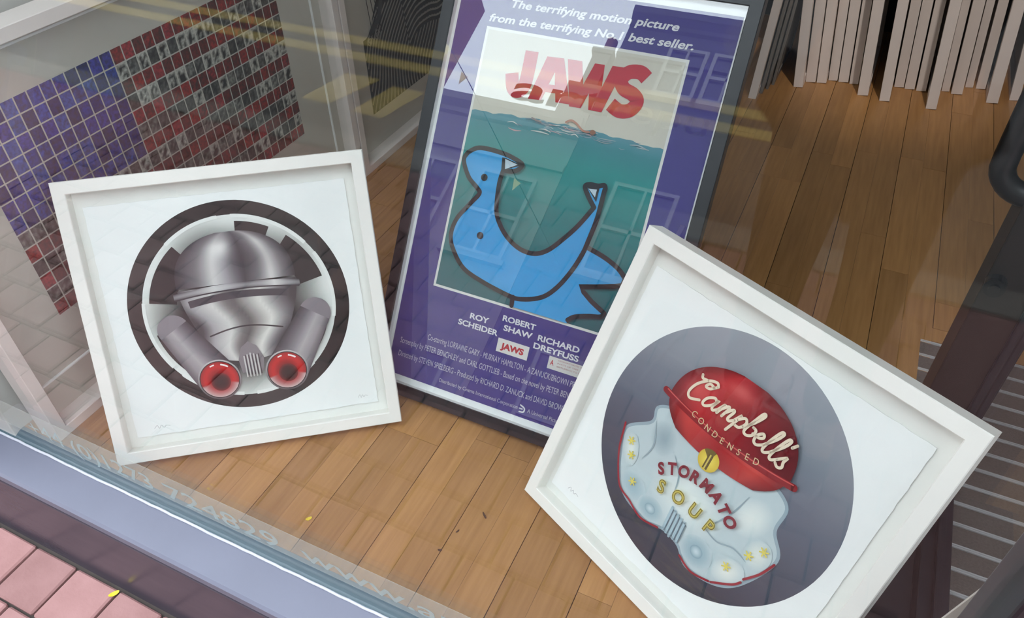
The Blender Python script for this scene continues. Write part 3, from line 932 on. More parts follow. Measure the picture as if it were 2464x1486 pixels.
# script lettering: strokes of a hand-drawn word
pr = Print(Z0 + 0.0085)
SCR = [[(1.52, 2.0), (1.25, 2.3), (0.70, 2.15), (0.25, 1.45), (0.22, 0.55), (0.62, 0.02), (1.25, 0.22)], [(1.52, 2.0), (1.20, 1.55), (0.85, 1.60), (0.95, 1.95), (1.35, 1.80)], [(0.70, 2.15), (0.25, 2.15), (0.05, 2.45)],
       [(2.22, 0.80), (1.95, 1.02), (1.58, 0.72), (1.55, 0.20), (1.82, 0.0), (2.18, 0.40), (2.30, 1.0), (2.26, 0.30), (2.45, 0.0), (2.66, 0.25)],
       [(2.66, 0.25), (2.82, 1.0), (2.78, 0.0)], [(2.78, 0.35), (3.02, 0.95), (3.18, 0.85), (3.18, 0.0)], [(3.18, 0.35), (3.42, 0.95), (3.58, 0.85), (3.58, 0.15), (3.76, 0.0), (3.96, 0.30)],
       [(3.96, 0.30), (4.12, 1.0), (4.05, -0.75)], [(4.08, 0.50), (4.38, 1.0), (4.66, 0.72), (4.55, 0.10), (4.15, 0.05)],
       [(4.66, 0.30), (4.98, 1.2), (5.12, 2.1), (4.94, 2.2), (4.88, 1.2), (4.90, 0.2), (5.18, 0.0), (5.45, 0.3), (5.42, 0.78), (5.16, 0.86)],
       [(5.42, 0.45), (5.86, 0.55), (6.04, 0.82), (5.86, 1.02), (5.66, 0.60), (5.78, 0.10), (6.05, 0.0), (6.32, 0.35)],
       [(6.32, 0.35), (6.62, 1.4), (6.68, 2.1), (6.50, 2.1), (6.43, 1.2), (6.48, 0.2), (6.68, 0.0), (6.92, 0.35)],
       [(6.92, 0.35), (7.22, 1.4), (7.28, 2.1), (7.10, 2.1), (7.03, 1.2), (7.08, 0.2), (7.28, 0.0), (7.50, 0.35)],
       [(7.66, 2.25), (7.56, 1.85)],
       [(7.50, 0.35), (7.84, 1.05), (7.88, 0.62), (8.05, 0.22), (7.86, 0.0), (7.60, 0.12)]]
for st in SCR:
    pts = []
    for a, b_ in smooth_path(st, 6):
        g = 1.0 + 0.0 * a
        px = 0.208 + a * 0.0268 + b_ * 0.0070
        py = 0.399 + b_ * 0.0225 * g + 0.014 * math.sin(math.pi * min(1, max(0, a / 8.0)))
        pts.append((px, py))
    pr.stroke(pts, 0.0052, (232, 214, 190))
pr.build('script_lettering', M['ink'], pp)
pr = Print(Z0 + 0.0085)
pr.arc_text('CONDENSED', [(0.247, 0.3775), (0.28, 0.3715), (0.316, 0.3690), (0.352, 0.3715), (0.386, 0.3775)], 0.0125, (222, 190, 150), sx=0.9)
pr.build('condensed_lettering', M['ink'], pp)
pr = Print(Z0 + 0.0085)
arc = [(0.248, 0.244), (0.272, 0.262), (0.300, 0.273), (0.330, 0.276), (0.360, 0.270), (0.394, 0.252)]
pr.arc_text('STORMATO', smooth_path(arc, 4), 0.0225, (126, 30, 46), bold=0.045, sx=0.92, shear=0.1)
pr.build('stormato_lettering', M['ink'], pp)
pr = Print(Z0 + 0.0085)
for dz, bb, c in ((0, 0.055, (206, 188, 96)), (1, 0.030, (40, 38, 22)), (2, 0.0, (196, 176, 80))):
    pr.arc_text('SOUP', [(0.262, 0.212), (0.298, 0.218), (0.334, 0.219), (0.372, 0.214)], 0.026, c, bold=bb, sx=0.9)
pr.build('soup_lettering', M['ink'], pp)
pr = Print(Z0); scribble(pr, 0.080, 0.066, 0.030, (140, 140, 146)); pr.build('pencil_signature', M['ink'], pp)

# ---- poster in the black frame ---------------------------------------------
PW, PH = 0.6903, 1.0272
tj = framed('framed_poster', -0.8932, 1.0051, 0.0, 0.5684, PW, PH, 0.028, 0.042, M['black_wood'], 'tall black-framed violet film poster with red title and blue two-headed bird')
bpy.context.view_layer.update()
strut(tj, PW, PH, 0.5684, 0.042)
REC = 0.018
MB().box(0.027, PW - 0.027, 0.027, PH - 0.027, -REC - 0.008, -REC).build('backing_sheet', M['paper'], tj)
sp_ = MB()
for q in ((0.027, 0.0285, 0.027, PH - 0.027), (PW - 0.0285, PW - 0.027, 0.027, PH - 0.027), (0.0285, PW - 0.0285, 0.027, 0.0285), (0.0285, PW - 0.0285, PH - 0.0285, PH - 0.027)):
    sp_.box(q[0], q[1], q[2], q[3], -REC, -0.004)
sp_.build('spacer', M['mount'], tj)
g = MB(); g.v = [(0.0275, 0.0275, -0.0032), (PW - .0275, 0.0275, -0.0032), (PW - .0275, PH - .0275, -0.0032), (0.0275, PH - .0275, -0.0032)]; g.f = [(0, 1, 2, 3)]
g.build('glass', M['poster_glass'], tj)
VI = (66, 56, 132)
pr = Print(-REC + 0.0004)
pr.rect(0.036, 0.657, 0.044, 0.981, VI)
pr.rect(0.1125, 0.5735, 0.2835, 0.8845, (236, 234, 228))
pr.rect(0.1185, 0.5675, 0.2895, 0.8785, (216, 211, 196))
poster = pr.build('poster_print', M['ink'], tj)
sea = Print(-REC + 0.0012)
def seacol(u, v):
    return ramp([(0, (14, 96, 104)), (0.45, (20, 122, 124)), (0.80, (34, 142, 140)), (0.93, (52, 134, 142)), (1.0, (92, 150, 164))], v)
def seapos(u, v):
    top = 0.700 + 0.009 * math.sin(math.pi * u) + 0.0016 * math.sin(40 * u) + 0.001 * math.sin(91 * u)
    return (0.1185 + 0.449 * u, 0.2895 + (top - 0.2895) * v)
sea.grid(seapos, seacol, 60, 16)
for k in range(46):   # foam streaks along the water line
    u = random.gauss(0.56, 0.16)
    x = 0.1185 + 0.449 * max(0.05, min(0.95, u)); y = 0.706 - abs(random.gauss(0, 0.011))
    w = random.uniform(0.006, 0.022)
    sea.stroke(smooth_path([(x - w, y), (x, y + random.uniform(-.003, .004)), (x + w, y + random.uniform(-.003, .003))], 4), random.uniform(.0012, .003), random.choice(((168, 186, 190), (130, 160, 172), (196, 160, 164), (110, 140, 156), (206, 214, 210))), taper=True)
# small figure in the water: an arm stroke and a head
sea.stroke(smooth_path([(0.347, 0.7150), (0.358, 0.7210), (0.372, 0.7160), (0.388, 0.7050), (0.402, 0.7045)], 5), 0.0042, (196, 142, 122))
sea.disc(0.411, 0.7055, 0.0068, 0.0052, (150, 104, 80), rings=2, seg=16)
sea.stroke([(0.268, 0.7090), (0.279, 0.7060), (0.290, 0.7045)], 0.004, (150, 140, 140))
sea.build('sea_print', M['ink'], poster)
# bird
bird = Print(-REC + 0.0020 + 52 * Print.STEP)
BL = (52, 164, 226); BK = (14, 15, 20)
outer = [(0.1348, 0.6061), (0.1616, 0.6213), (0.2215, 0.6203), (0.2660, 0.6090), (0.2688, 0.6000), (0.2547, 0.5880), (0.2283, 0.5835)]
inner = [(0.2283, 0.5835), (0.2258, 0.5502), (0.2331, 0.4936), (0.2512, 0.462), (0.2784, 0.4375), (0.3115, 0.4224), (0.345, 0.4213), (0.374, 0.4365), (0.4023, 0.4686), (0.4287, 0.5054), (0.4540, 0.5520)]
beak2 = [(0.4540, 0.5520), (0.4365, 0.5715), (0.4237, 0.5909), (0.4330, 0.5975), (0.4520, 0.5985), (0.4640, 0.6025), (0.4685, 0.5960)]
rside = [(0.4685, 0.5960), (0.4676, 0.5861), (0.4665, 0.5302), (0.4595, 0.4800), (0.4543, 0.4515), (0.4383, 0.4054), (0.4135, 0.3599), (0.3841, 0.3302), (0.3383, 0.3133), (0.3043, 0.3137), (0.2363, 0.3271), (0.1835, 0.3452), (0.1484, 0.3806), (0.1344, 0.4120), (0.1403, 0.4516), (0.1659, 0.4935), (0.1833, 0.5212), (0.1740, 0.5330), (0.1484, 0.5520), (0.1280, 0.5860), (0.1348, 0.6061)]
so_, si_, sb_, sr_ = smooth_path(outer), smooth_path(inner), smooth_path(beak2), smooth_path(rside)
tail = smooth_path([(0.4570, 0.4660), (0.5044, 0.4532), (0.5400, 0.4370), (0.5590, 0.4200)], 6) + [(0.5560, 0.4060), (0.5415, 0.3992), (0.5000, 0.3870), (0.4651, 0.3781), (0.4760, 0.3690), (0.4992, 0.3530), (0.5329, 0.3358)]
tail2 = smooth_path([(0.5329, 0.3358), (0.5262, 0.3262), (0.5000, 0.3200), (0.4705, 0.3098), (0.4565, 0.2985)], 6)
bird.poly([(0.3225, 0.2905)] + [(0.320, 0.318), (0.3841, 0.3302), (0.4383, 0.4054)] + tail + tail2 + [(0.4555, 0.2905)], BL)
bird.poly(so_[:-1] + si_[:-1] + sb_[:-1] + sr_[:-1], BL)
OW = 0.0105
for s in (so_, si_, sb_, sr_, tail, tail2):
    bird.stroke(s, OW, BK)
bird.stroke([(0.3185, 0.3130), (0.3200, 0.2930)], OW, BK)
bird.poly([(0.2197, 0.6120), (0.2283, 0.6120), (0.2700, 0.6040), (0.2310, 0.5860), (0.2235, 0.5860)], BK)
bird.poly([(0.2275, 0.6100), (0.2600, 0.6035), (0.2325, 0.5875)], (196, 214, 226))
bird.poly([(0.4270, 0.5930), (0.4560, 0.5960), (0.4560, 0.5640)], BK)
bird.poly([(0.4324, 0.5885), (0.4512, 0.5905), (0.4510, 0.5735)], (196, 214, 226))
for ex, ey in ((0.1872, 0.5591), (0.2075, 0.4289)):
    bird.disc(ex, ey, 0.0082, 0.0082, BK, rings=1, seg=20)
bird.build('bird_print', M['ink'], poster)
# lettering
lt = Print(-REC + 0.0012)
JR = (196, 44, 58)
def jl(pts, w=0.031, sm=True):
    lt.stroke(smooth_path(pts, 6) if sm else pts, w, JR, cap=False)
jl([(0.2320, 0.8480), (0.2330, 0.8000), (0.2305, 0.7720), (0.2180, 0.7600), (0.2050, 0.7660), (0.1960, 0.7950)])
lt.poly([(0.2695, 0.8430), (0.3085, 0.8450), (0.3440, 0.7530), (0.3110, 0.7520), (0.3060, 0.7700), (0.2830, 0.7690), (0.2770, 0.7500), (0.2460, 0.7480)], JR)
lt.poly([(0.2870, 0.7860), (0.3010, 0.7870), (0.2950, 0.8130)], (216, 211, 196))
lt.poly([(0.3170, 0.8450), (0.3500, 0.8460), (0.3640, 0.7990), (0.3790, 0.8460), (0.4010, 0.8465), (0.4060, 0.8000), (0.4180, 0.8475), (0.4440, 0.8480), (0.4180, 0.7500), (0.3880, 0.7500), (0.3810, 0.7840), (0.3700, 0.7500), (0.3440, 0.7490)], JR)
jl([(0.4960, 0.8350), (0.4800, 0.8440), (0.4560, 0.8400), (0.4440, 0.8220), (0.4540, 0.8060), (0.4760, 0.7980), (0.4880, 0.7850), (0.4780, 0.7660), (0.4560, 0.7600), (0.4330, 0.7700)], 0.029)
lt.build('title_lettering', M['ink'], poster)
TW = (232, 230, 236)
lt = Print(-REC + 0.0012)
lt.text('The terrifying motion picture', 0.1570, 0.9315, 0.0168, TW, width=0.378, bold=0.026, shear=0.28, slope=0.012)
lt.text('from the terrifying No.1 best seller.', 0.1130, 0.8960, 0.0168, TW, width=0.462, bold=0.026, shear=0.28, slope=0.018)
lt.build('tagline_lettering', M['ink'], poster)
lt = Print(-REC + 0.0012)
lt.text('ROY', 0.2225, 0.2340, 0.0135, TW, width=0.049, bold=0.03)
lt.text('SCHEIDER', 0.1960, 0.2125, 0.0135, TW, width=0.104, bold=0.03)
lt.text('ROBERT', 0.3035, 0.2520, 0.0135, TW, width=0.083, bold=0.03)
lt.text('SHAW', 0.3110, 0.2305, 0.0135, TW, width=0.072, bold=0.03)
lt.text('RICHARD', 0.3970, 0.2320, 0.0135, TW, width=0.101, bold=0.03)
lt.text('DREYFUSS', 0.3910, 0.2120, 0.0135, TW, width=0.110, bold=0.03)
lt.build('cast_lettering', M['ink'], poster)
lt = Print(-REC + 0.0012)
lt.rect(0.3040, 0.3830, 0.1780, 0.2105, (232, 228, 222))
lt.text('JAWS', 0.3135, 0.1875, 0.0140, (190, 44, 50), width=0.058, bold=0.05)
lt.build('title_box', M['ink'], poster)
lt = Print(-REC + 0.0012)
lt.rect(0.4335, 0.5300, 0.1770, 0.2065, (226, 222, 218))
lt.text('A', 0.4385, 0.1865, 0.0130, (196, 50, 56), width=0.009, bold=0.01)
for i, (s, w_) in enumerate((("CENSOR'S NOTE: SOME", 0.070), ('PARTS OF THIS', 0.050), ('DISTURBING TO SOME', 0.068))):
    lt.text(s, 0.4560, 0.2000 - 0.0072 * i, 0.0034, (186, 120, 116), width=w_)
lt.build('censor_box', M['ink'], poster)
lt = Print(-REC + 0.0012)
TC = (196, 192, 212)
lt.text('Co-starring LORRAINE GARY - MURRAY HAMILTON - A ZANUCK/BROWN PRODUCTION', 0.1270, 0.1520, 0.0150, TC, width=0.440)
lt.text('Screenplay by PETER BENCHLEY and CARL GOTTLIEB - Based on the novel by PETER BENCHLEY', 0.0560, 0.1240, 0.0150, TC, width=0.480)
lt.text('Directed by STEVEN SPIELBERG - Produced by RICHARD D. ZANUCK and DAVID BROWN - Music', 0.0580, 0.0910, 0.0150, TC, width=0.480)
lt.text('Distributed by Cinema International Corporation', 0.1800, 0.0610, 0.0095, TC, width=0.208)
lt.stroke(smooth_path([(0.394, 0.0730), (0.4045, 0.0680), (0.404, 0.0590), (0.394, 0.0570)], 5), 0.0035, (226, 224, 232))
lt.stroke([(0.3925, 0.0650), (0.400, 0.0650)], 0.0030, (226, 224, 232))
lt.text('A Universal Picture', 0.4130, 0.0610, 0.0095, TC, width=0.085)
lt.build('credits_lettering', M['ink'], poster)

# ---- flag picture on the left wall -----------------------------------------
# local axes: x = into the shop (world +y), y = up (world +z), z = into the room (world +x)
def wall_frame(name, y0, y1, z1, label, xf=-1.463, depth=0.068, face=0.028):
    t = empty(name)
    # local x = world +y, local y = world +z, local z = world +x
    t.matrix_world = Matrix(((0, 0, 1, xf), (1, 0, 0, y0), (0, 1, 0, 0.0), (0, 0, 0, 1)))
    tag(t, label, 'picture')
    link('frame', ring_mesh(y1 - y0, z1, face, depth, 'frame'), M['offwhite_edge'], t)
    return t
FY0, FY1, FZ = 0.562, 1.846, 0.876
tf = wall_frame('framed_mosaic_print', FY0, FY1, FZ, 'wide white-framed print of small photo tiles in a stars-and-stripes layout, against left wall')
fw = FY1 - FY0
RB = 0.052
MB().box(0.027, fw - 0.027, 0.027, FZ - 0.027, -RB - 0.008, -RB).build('backing_sheet', M['grey_mount'], tf)
# mount with a window and a pale bevel
mw = MB(); w0, w1, b0, b1 = 0.044, 1.781 - FY0, 0.118, FZ - 0.05
for q in ((0.027, w0, 0.027, FZ - 0.027), (w1, fw - 0.027, 0.027, FZ - 0.027), (w0, w1, 0.027, b0), (w0, w1, b1, FZ - 0.027)):
    mw.box(q[0], q[1], q[2], q[3], -RB, -RB + 0.004)
mo = mw.build('mount_board', M['grey_mount'], tf)
bv = link('mount_bevel', ring_mesh(w1 - w0 + 0.006, b1 - b0 + 0.006, 0.005, 0.006, 'mount_bevel', 0.001), M['paper'], mo); bv.location = (w0 - 0.003, b0 - 0.003, -RB + 0.0055)
g = MB(); g.v = [(0.027, 0.027, -0.02), (fw - 0.027, 0.027, -0.02), (fw - 0.027, FZ - 0.027, -0.02), (0.027, FZ - 0.027, -0.02)]; g.f = [(0, 1, 2, 3)]
g.build('glass', M['pic_glass'], tf)
pr = Print(-RB + 0.0004)
gx0, gx1 = 0.722 - FY0, 1.648 - FY0
gz0, gz1 = 0.248, 0.732
NC, NR, CC, CR = 30, 13, 12, 7
cw, chh = (gx1 - gx0) / NC, (gz1 - gz0) / NR
rnd = random.Random(11)
for r_ in range(NR):
    for c_ in range(NC):
        x0, x1 = gx0 + c_ * cw, gx0 + (c_ + 1) * cw
        z1_, z0_ = gz1 - r_ * chh, gz1 - (r_ + 1) * chh
        slope = 0.010
        canton = c_ < CC and r_ < CR
        if canton:
            base = rnd.choice(((26, 36, 112), (34, 48, 138), (48, 66, 150), (24, 30, 92), (54, 80, 158), (54, 50, 140)))
            alt = mixc(base, (20, 22, 52), rnd.random())
        elif r_ % 2 == 0:
            base = rnd.choice(((132, 26, 24), (150, 34, 30), (104, 22, 20), (158, 40, 48), (90, 24, 20)))
            alt = mixc(base, (52, 14, 12), rnd.random())
        else:
            g_ = rnd.uniform(70, 150)
            base = (g_, g_ * 0.98, g_ * 0.94)
            alt = (28, 27, 26)
        pad = 0.0016
        n_ = 4
        light = (not canton) and r_ % 2 == 1 and rnd.random() < 0.3
        cols = {}
        for i in range(n_ + 1):
            for j in range(n_ + 1):
                if light:
                    cols[(i, j)] = mixc((176, 172, 164), (24, 24, 24), 1.0 if (1 <= i <= 3 and j <= 3 and rnd.random() < 0.6) else 0.0)
                else:
                    cols[(i, j)] = mixc(base, alt, rnd.random() ** 1.5 * (1.0 if not canton else 0.75))
        pr.z -= Print.STEP
        pr.grid(lambda u, v: (x0 + pad + (cw - 2 * pad) * u, z0_ + pad + (chh - 2 * pad) * v + slope * ((x0 + cw * u) - gx0)),
                lambda u, v: cols[(round(u * n_), round(v * n_))], n_, n_)
pr.build('tile_print', M['ink_grain'], tf)

# ---- black line print beside it --------------------------------------------
SY0, SY1, SZ = 1.852, 2.72, 1.02
ts = wall_frame('framed_line_print', SY0, SY1, SZ, 'white-framed black line print of swirling waves behind the black poster frame')
sw = SY1 - SY0
MB().box(0.027, sw - 0.027, 0.027, SZ - 0.027, -RB - 0.008, -RB).build('backing_sheet', M['grey_mount'], ts)
g = MB(); g.v = [(0.027, 0.027, -0.02), (sw - 0.027, 0.027, -0.02), (sw - 0.027, SZ - 0.027, -0.02), (0.027, SZ - 0.027, -0.02)]; g.f = [(0, 1, 2, 3)]
g.build('glass', M['pic_glass'], ts)
pr = Print(-RB + 0.0004)
a0 = 2.012 - SY0
INK = (26, 27, 29); PALE = (150, 144, 136)
sea_top = smooth_path([(a0, 0.415), (a0 + 0.04, 0.430), (a0 + 0.10, 0.520), (a0 + 0.16, 0.600), (a0 + 0.22, 0.560), (a0 + 0.34, 0.540), (a0 + 0.50, 0.560), (a0 + 0.62, 0.540)], 6)
pr.poly([(a0, 0.152), (a0 + 0.62, 0.150)] + list(reversed(sea_top)), INK)
def flow(x, t, k):
    return x + 0.20 * t ** 1.4 * (1.0 - 0.35 * (k / 26)) + 0.016 * math.sin(7 * t + 0.25 * k)
for k in range(-6, 26):
    pts = []
    for s_ in range(22):
        t = s_ / 21
        z = 0.154 + t * 0.34
        x = flow(a0 + 0.012 + k * 0.0225, t, k)
        top = 0.40 + 0.16 * min(1.0, max(0.0, (x - a0) / 0.13))
        if a0 + 0.003 < x < a0 + 0.61 and z < top - 0.01:
            pts.append((x, z))
        elif len(pts) > 3:
            break
    if len(pts) > 3:
        pr.stroke(smooth_path(pts, 3), 0.0068, PALE, cap=False)
for k in range(9):
    z = 0.330 + k * 0.023
    pr.stroke(smooth_path([(a0 + 0.27 - 0.004 * k, z - 0.03), (a0 + 0.33, z + 0.010), (a0 + 0.42, z + 0.016), (a0 + 0.50, z + 0.004), (a0 + 0.61, z + 0.034)], 5), 0.0150, INK, cap=False)
    pr.stroke(smooth_path([(a0 + 0.27 - 0.004 * k, z - 0.02), (a0 + 0.33, z + 0.020), (a0 + 0.42, z + 0.026), (a0 + 0.50, z + 0.014), (a0 + 0.61, z + 0.044)], 5), 0.0068, PALE, cap=False)
for sx_, sz_ in ((a0 + 0.03, 0.405), (a0 + 0.075, 0.410), (a0 + 0.20, 0.55)):
    pr.stroke([(sx_ + 0.018 * (1 - t / 20) * math.cos(t * 0.7), sz_ + 0.020 * (1 - t / 20) * math.sin(t * 0.7)) for t in range(19)], 0.0034, PALE, cap=False)
# mast and rigging strokes, block of small windows
for dx in (0.0, 0.016, 0.030):
    pr.stroke(smooth_path([(a0 + 0.050 + dx * 1.8, 0.415), (a0 + 0.030 + dx * 1.2, 0.62), (a0 + 0.010 + dx, 0.86)], 6), 0.0035, INK, cap=False)
pr.stroke(smooth_path([(a0 + 0.04, 0.43), (a0 + 0.10, 0.47), (a0 + 0.13, 0.56)], 5), 0.022, (60, 60, 62))
pr.poly([(a0 + 0.18, 0.55), (a0 + 0.30, 0.55), (a0 + 0.30, 0.88), (a0 + 0.20, 0.88)], INK)
pr.poly([(a0 + 0.30, 0.545), (a0 + 0.52, 0.56), (a0 + 0.50, 0.88), (a0 + 0.26, 0.88)], (150, 144, 136))
for i in range(7):
    for j in range(12):
        x = a0 + 0.315 + 0.026 * i - 0.0022 * j; z = 0.575 + 0.025 * j
        pr.rect(x, x + 0.010, z, z + 0.014, INK)
for k in range(9):
    pr.stroke(smooth_path([(a0 + 0.16 + 0.012 * k, 0.50), (a0 + 0.17 + 0.012 * k, 0.60), (a0 + 0.20 + 0.010 * k, 0.70), (a0 + 0.19 + 0.012 * k, 0.82)], 4), 0.0025, PALE, cap=False)
pr.build('wave_print', M['ink'], ts)

# ------------------------------------------------------------------ frames stored edge-on at the back
# (x of left edge, front y, thickness, lean to the left per metre)
def edge_frame(x, y, th, h, dep, m, lean, label, group, name='stored_frame'):
    t = empty(name, (x, y, 0.0))
    t.rotation_euler = (0, lean, 0)
    # edge box frame: ring in local y (depth) / z (height), thickness along x
    me = ring_mesh(dep, h, 0.03, th, 'frame', 0.001)
    # ring_mesh lies in xy with thickness -z : remap to y,z and x
    for v in me.vertices:
        a, b_, c = v.co
        v.co = (-c, a, b_)
    bm = bmesh.new(); bm.from_mesh(me); bmesh.ops.recalc_face_normals(bm, faces=bm.faces); bm.to_mesh(me); bm.free()
    link('frame', me, m, t)
    MB().box(th * 0.55, th * 0.62, 0.028, dep - 0.028, 0.028, h - 0.028).build('backing_board', M['card'], t)
    tag(t, label, 'picture frame', group)
    return t
ORD = ['first', 'second', 'third', 'fourth', 'fifth', 'sixth', 'seventh', 'eighth', 'ninth', 'tenth', 'eleventh', 'twelfth', 'thirteenth', 'fourteenth', 'fifteenth', 'sixteenth', 'seventeenth', 'eighteenth']
STACK = [(-0.235, 3.178, 0.039, -0.1261), (-0.197, 3.246, 0.041, -0.1203), (-0.154, 3.257, 0.04, -0.1195), (-0.113, 3.299, 0.038, -0.1255), (-0.073, 3.3, 0.041, -0.1173), (-0.029, 3.3, 0.037, -0.1152), (0.014, 3.204, 0.042, -0.1121), (0.099, 3.186, 0.04, -0.1225), (0.142, 3.343, 0.039, -0.1208), (0.182, 3.341, 0.04, -0.1216), (0.226, 3.341, 0.039, -0.1168), (0.271, 3.186, 0.04, -0.1181), (0.32, 3.378, 0.031, -0.1079), (0.356, 3.367, 0.043, -0.1327), (0.406, 3.455, 0.031, -0.135), (0.446, 3.459, 0.037, -0.1451), (0.484, 3.337, 0.044, -0.1465), (0.568, 3.398, 0.037, -0.1732)]
for i, (x, y, th, ln) in enumerate(STACK):
    ln = -0.119 if i < 12 else (-0.125 if i < 17 else -0.150)
    edge_frame(x, y, th - 0.0025, 0.95, 0.50, M['offwhite_edge'], ln, 'white frame stored edge-on at the back, %s from the left in its row' % ORD[i], 'frames stored edge-on at the back')
for i, (x, y, th, m, lab) in enumerate(((-0.384, 3.000, 0.031, 'offwhite_edge', 'white frame on edge at the back, just right of the black poster frame'),
                                        (-0.350, 3.060, 0.011, 'grey_edge', 'thin grey frame on edge behind the poster, nearest the white one'),
                                        (-0.336, 3.110, 0.011, 'grey_edge', 'thin grey frame on edge behind the poster, middle of three'),
                                        (-0.322, 3.160, 0.011, 'grey_edge', 'thin grey frame on edge behind the poster, furthest right of three'))):
    edge_frame(x, y, th, 0.43, 0.40, M[m], 0.0514, lab, 'frames on edge behind the poster')

# ------------------------------------------------------------------ ceiling lamps and an added fill spotlight
for i, (x, y, lab) in enumerate(((-0.6, 1.9, 'round ceiling lamp above the window display'), (0.9, 2.4, 'round ceiling lamp near the right wall'))):
    t = empty('ceiling_lamp', (x, y, CEIL)); tag(t, lab, 'lamp', 'ceiling lamps')
    MB().tube([(0, 0, -0.002), (0, 0, -0.05)], 0.20, 32).build('housing', M['lamp_white'], t)
    MB().tube([(0, 0, -0.050), (0, 0, -0.058)], 0.185, 32).build('diffuser', M['lamp_glow'], t)

sp = empty('fill_spotlight', (0.15, 1.75, CEIL)); tag(sp, 'unseen spotlight added to brighten the frames stored at the back', 'lamp')  # invented fixture out of view, put in to lift the stored frames' brightness
MB().tube([(0, 0, -0.001), (0, 0, -0.03)], 0.05, 24).build('ceiling_plate', M['lamp_white'], sp)
MB().tube([(0, 0, -0.03), (0, 0, -0.14)], 0.008, 10).build('stem', M['lamp_white'], sp)
aim = (Vector((0.12, 3.30, 0.62)) - Vector((0.15, 1.75, CEIL - 0.17))).normalized()
c0 = Vector((0, 0, -0.17))
MB().tube([c0 - aim * 0.07, c0 - aim * 0.02, c0 + aim * 0.07], 0.045, 24).build('lamp_head', M['lamp_white'], sp)
sd = bpy.data.lights.new('fill_beam', 'SPOT')
sd.energy = 36; sd.color = (1.0, 0.90, 0.84); sd.spot_size = R(34); sd.spot_blend = 0.9; sd.shadow_soft_size = 0.04
so2 = bpy.data.objects.new('fill_beam', sd); COL.objects.link(so2); so2.parent = sp
so2.location = c0 + aim * 0.075
so2.rotation_euler = aim.to_track_quat('-Z', 'Y').to_euler()

# ------------------------------------------------------------------ small litter
def scrap(name, x, y, z, l, w, rz, m, label, cat):
    n = 10
    q = MB(); pts = [(l / 2 * math.cos(2 * math.pi * k / n), w / 2 * math.sin(2 * math.pi * k / n)) for k in range(n)]
    q.v = [(a, b_, 0.0004 + 0.0015 * (a / l * 2) ** 2) for a, b_ in pts] + [(a, b_, 0.0012 + 0.0020 * (a / l * 2) ** 2) for a, b_ in pts]
    q.f = [tuple(reversed(range(n))), tuple(range(n, 2 * n))] + [(k, (k + 1) % n, n + (k + 1) % n, n + k) for k in range(n)]
    o = q.build(name, m); o.location = (x, y, z); o.rotation_euler = (0, 0, rz)
    tag(o, label, cat)
scrap('petal', -1.184, 0.378, PAVE, 0.024, 0.011, 1.0, M['petal'], 'bright yellow petal on the brick pavement', 'petal')
scrap('petal', -0.803, 0.637, 0.0, 0.014, 0.008, 0.9, M['petal'], 'small yellow petal on the wooden floor inside', 'petal')
scrap('leaf_scrap', -0.466, 0.802, 0.0, 0.018, 0.0045, -0.7, M['debris'], 'curled brown leaf scrap on the floor beside the right frame', 'leaf')
scrap('leaf_scrap', -0.500, 0.744, 0.0, 0.010, 0.003, 1.2, M['debris'], 'tiny brown leaf scrap on the floor, middle of three', 'leaf')
scrap('leaf_scrap', -0.512, 0.690, 0.0, 0.009, 0.005, 0.4, M['debris'], 'small brown leaf scrap on the floor nearest the window', 'leaf')

# ------------------------------------------------------------------ the photographer, seen only mirrored in the panes
def skin(name, chains, m, parent, sub=2):
    """chains: lists of (x, y, z, radius); points that coincide are shared, first point is the root"""
    vs = []; rad = []; es = []
    idx = {}
    for ch_ in chains:
        prev = None
        for x, y, z, r in ch_:
            key = (round(x, 4), round(y, 4), round(z, 4))
            if key not in idx:
                idx[key] = len(vs); vs.append((x, y, z)); rad.append(r)
            if prev is not None and prev != idx[key]:
                es.append((prev, idx[key]))
            prev = idx[key]
    me = bpy.data.meshes.new(name); me.from_pydata(vs, es, [])
    o = bpy.data.objects.new(name, me); COL.objects.link(o)
    md = o.modifiers.new('skin', 'SKIN'); md.use_smooth_shade = True
    for i, sv in enumerate(me.skin_vertices[0].data):
        sv.radius = (rad[i], rad[i]); sv.use_root = (i == 0)
    sb = o.modifiers.new('smooth', 'SUBSURF'); sb.levels = sub; sb.render_levels = sub
    dg = bpy.context.evaluated_depsgraph_get()
    out = bpy.data.meshes.new_from_object(o.evaluated_get(dg))
    bpy.data.objects.remove(o); bpy.data.meshes.remove(me)
    out.name = name
    for pl_ in out.polygons: pl_.use_smooth = True
    out.materials.clear(); out.materials.append(m)
    return link(name, out, m, parent)
pe = empty('person', (0.05, -0.415, PAVE)); tag(pe, 'person in dark jacket on the pavement outside, raising a phone', 'person')
ch_body = [[(0, 0, .95, .13), (0, 0, 1.15, .125), (0, 0, 1.34, .135), (0, .01, 1.47, .06), (0, .02, 1.56, .070), (0, .03, 1.64, .088), (0, .025, 1.71, .070)]]
ch_body.append([(0, .03, 1.64, .088), (0, .115, 1.625, .014)])
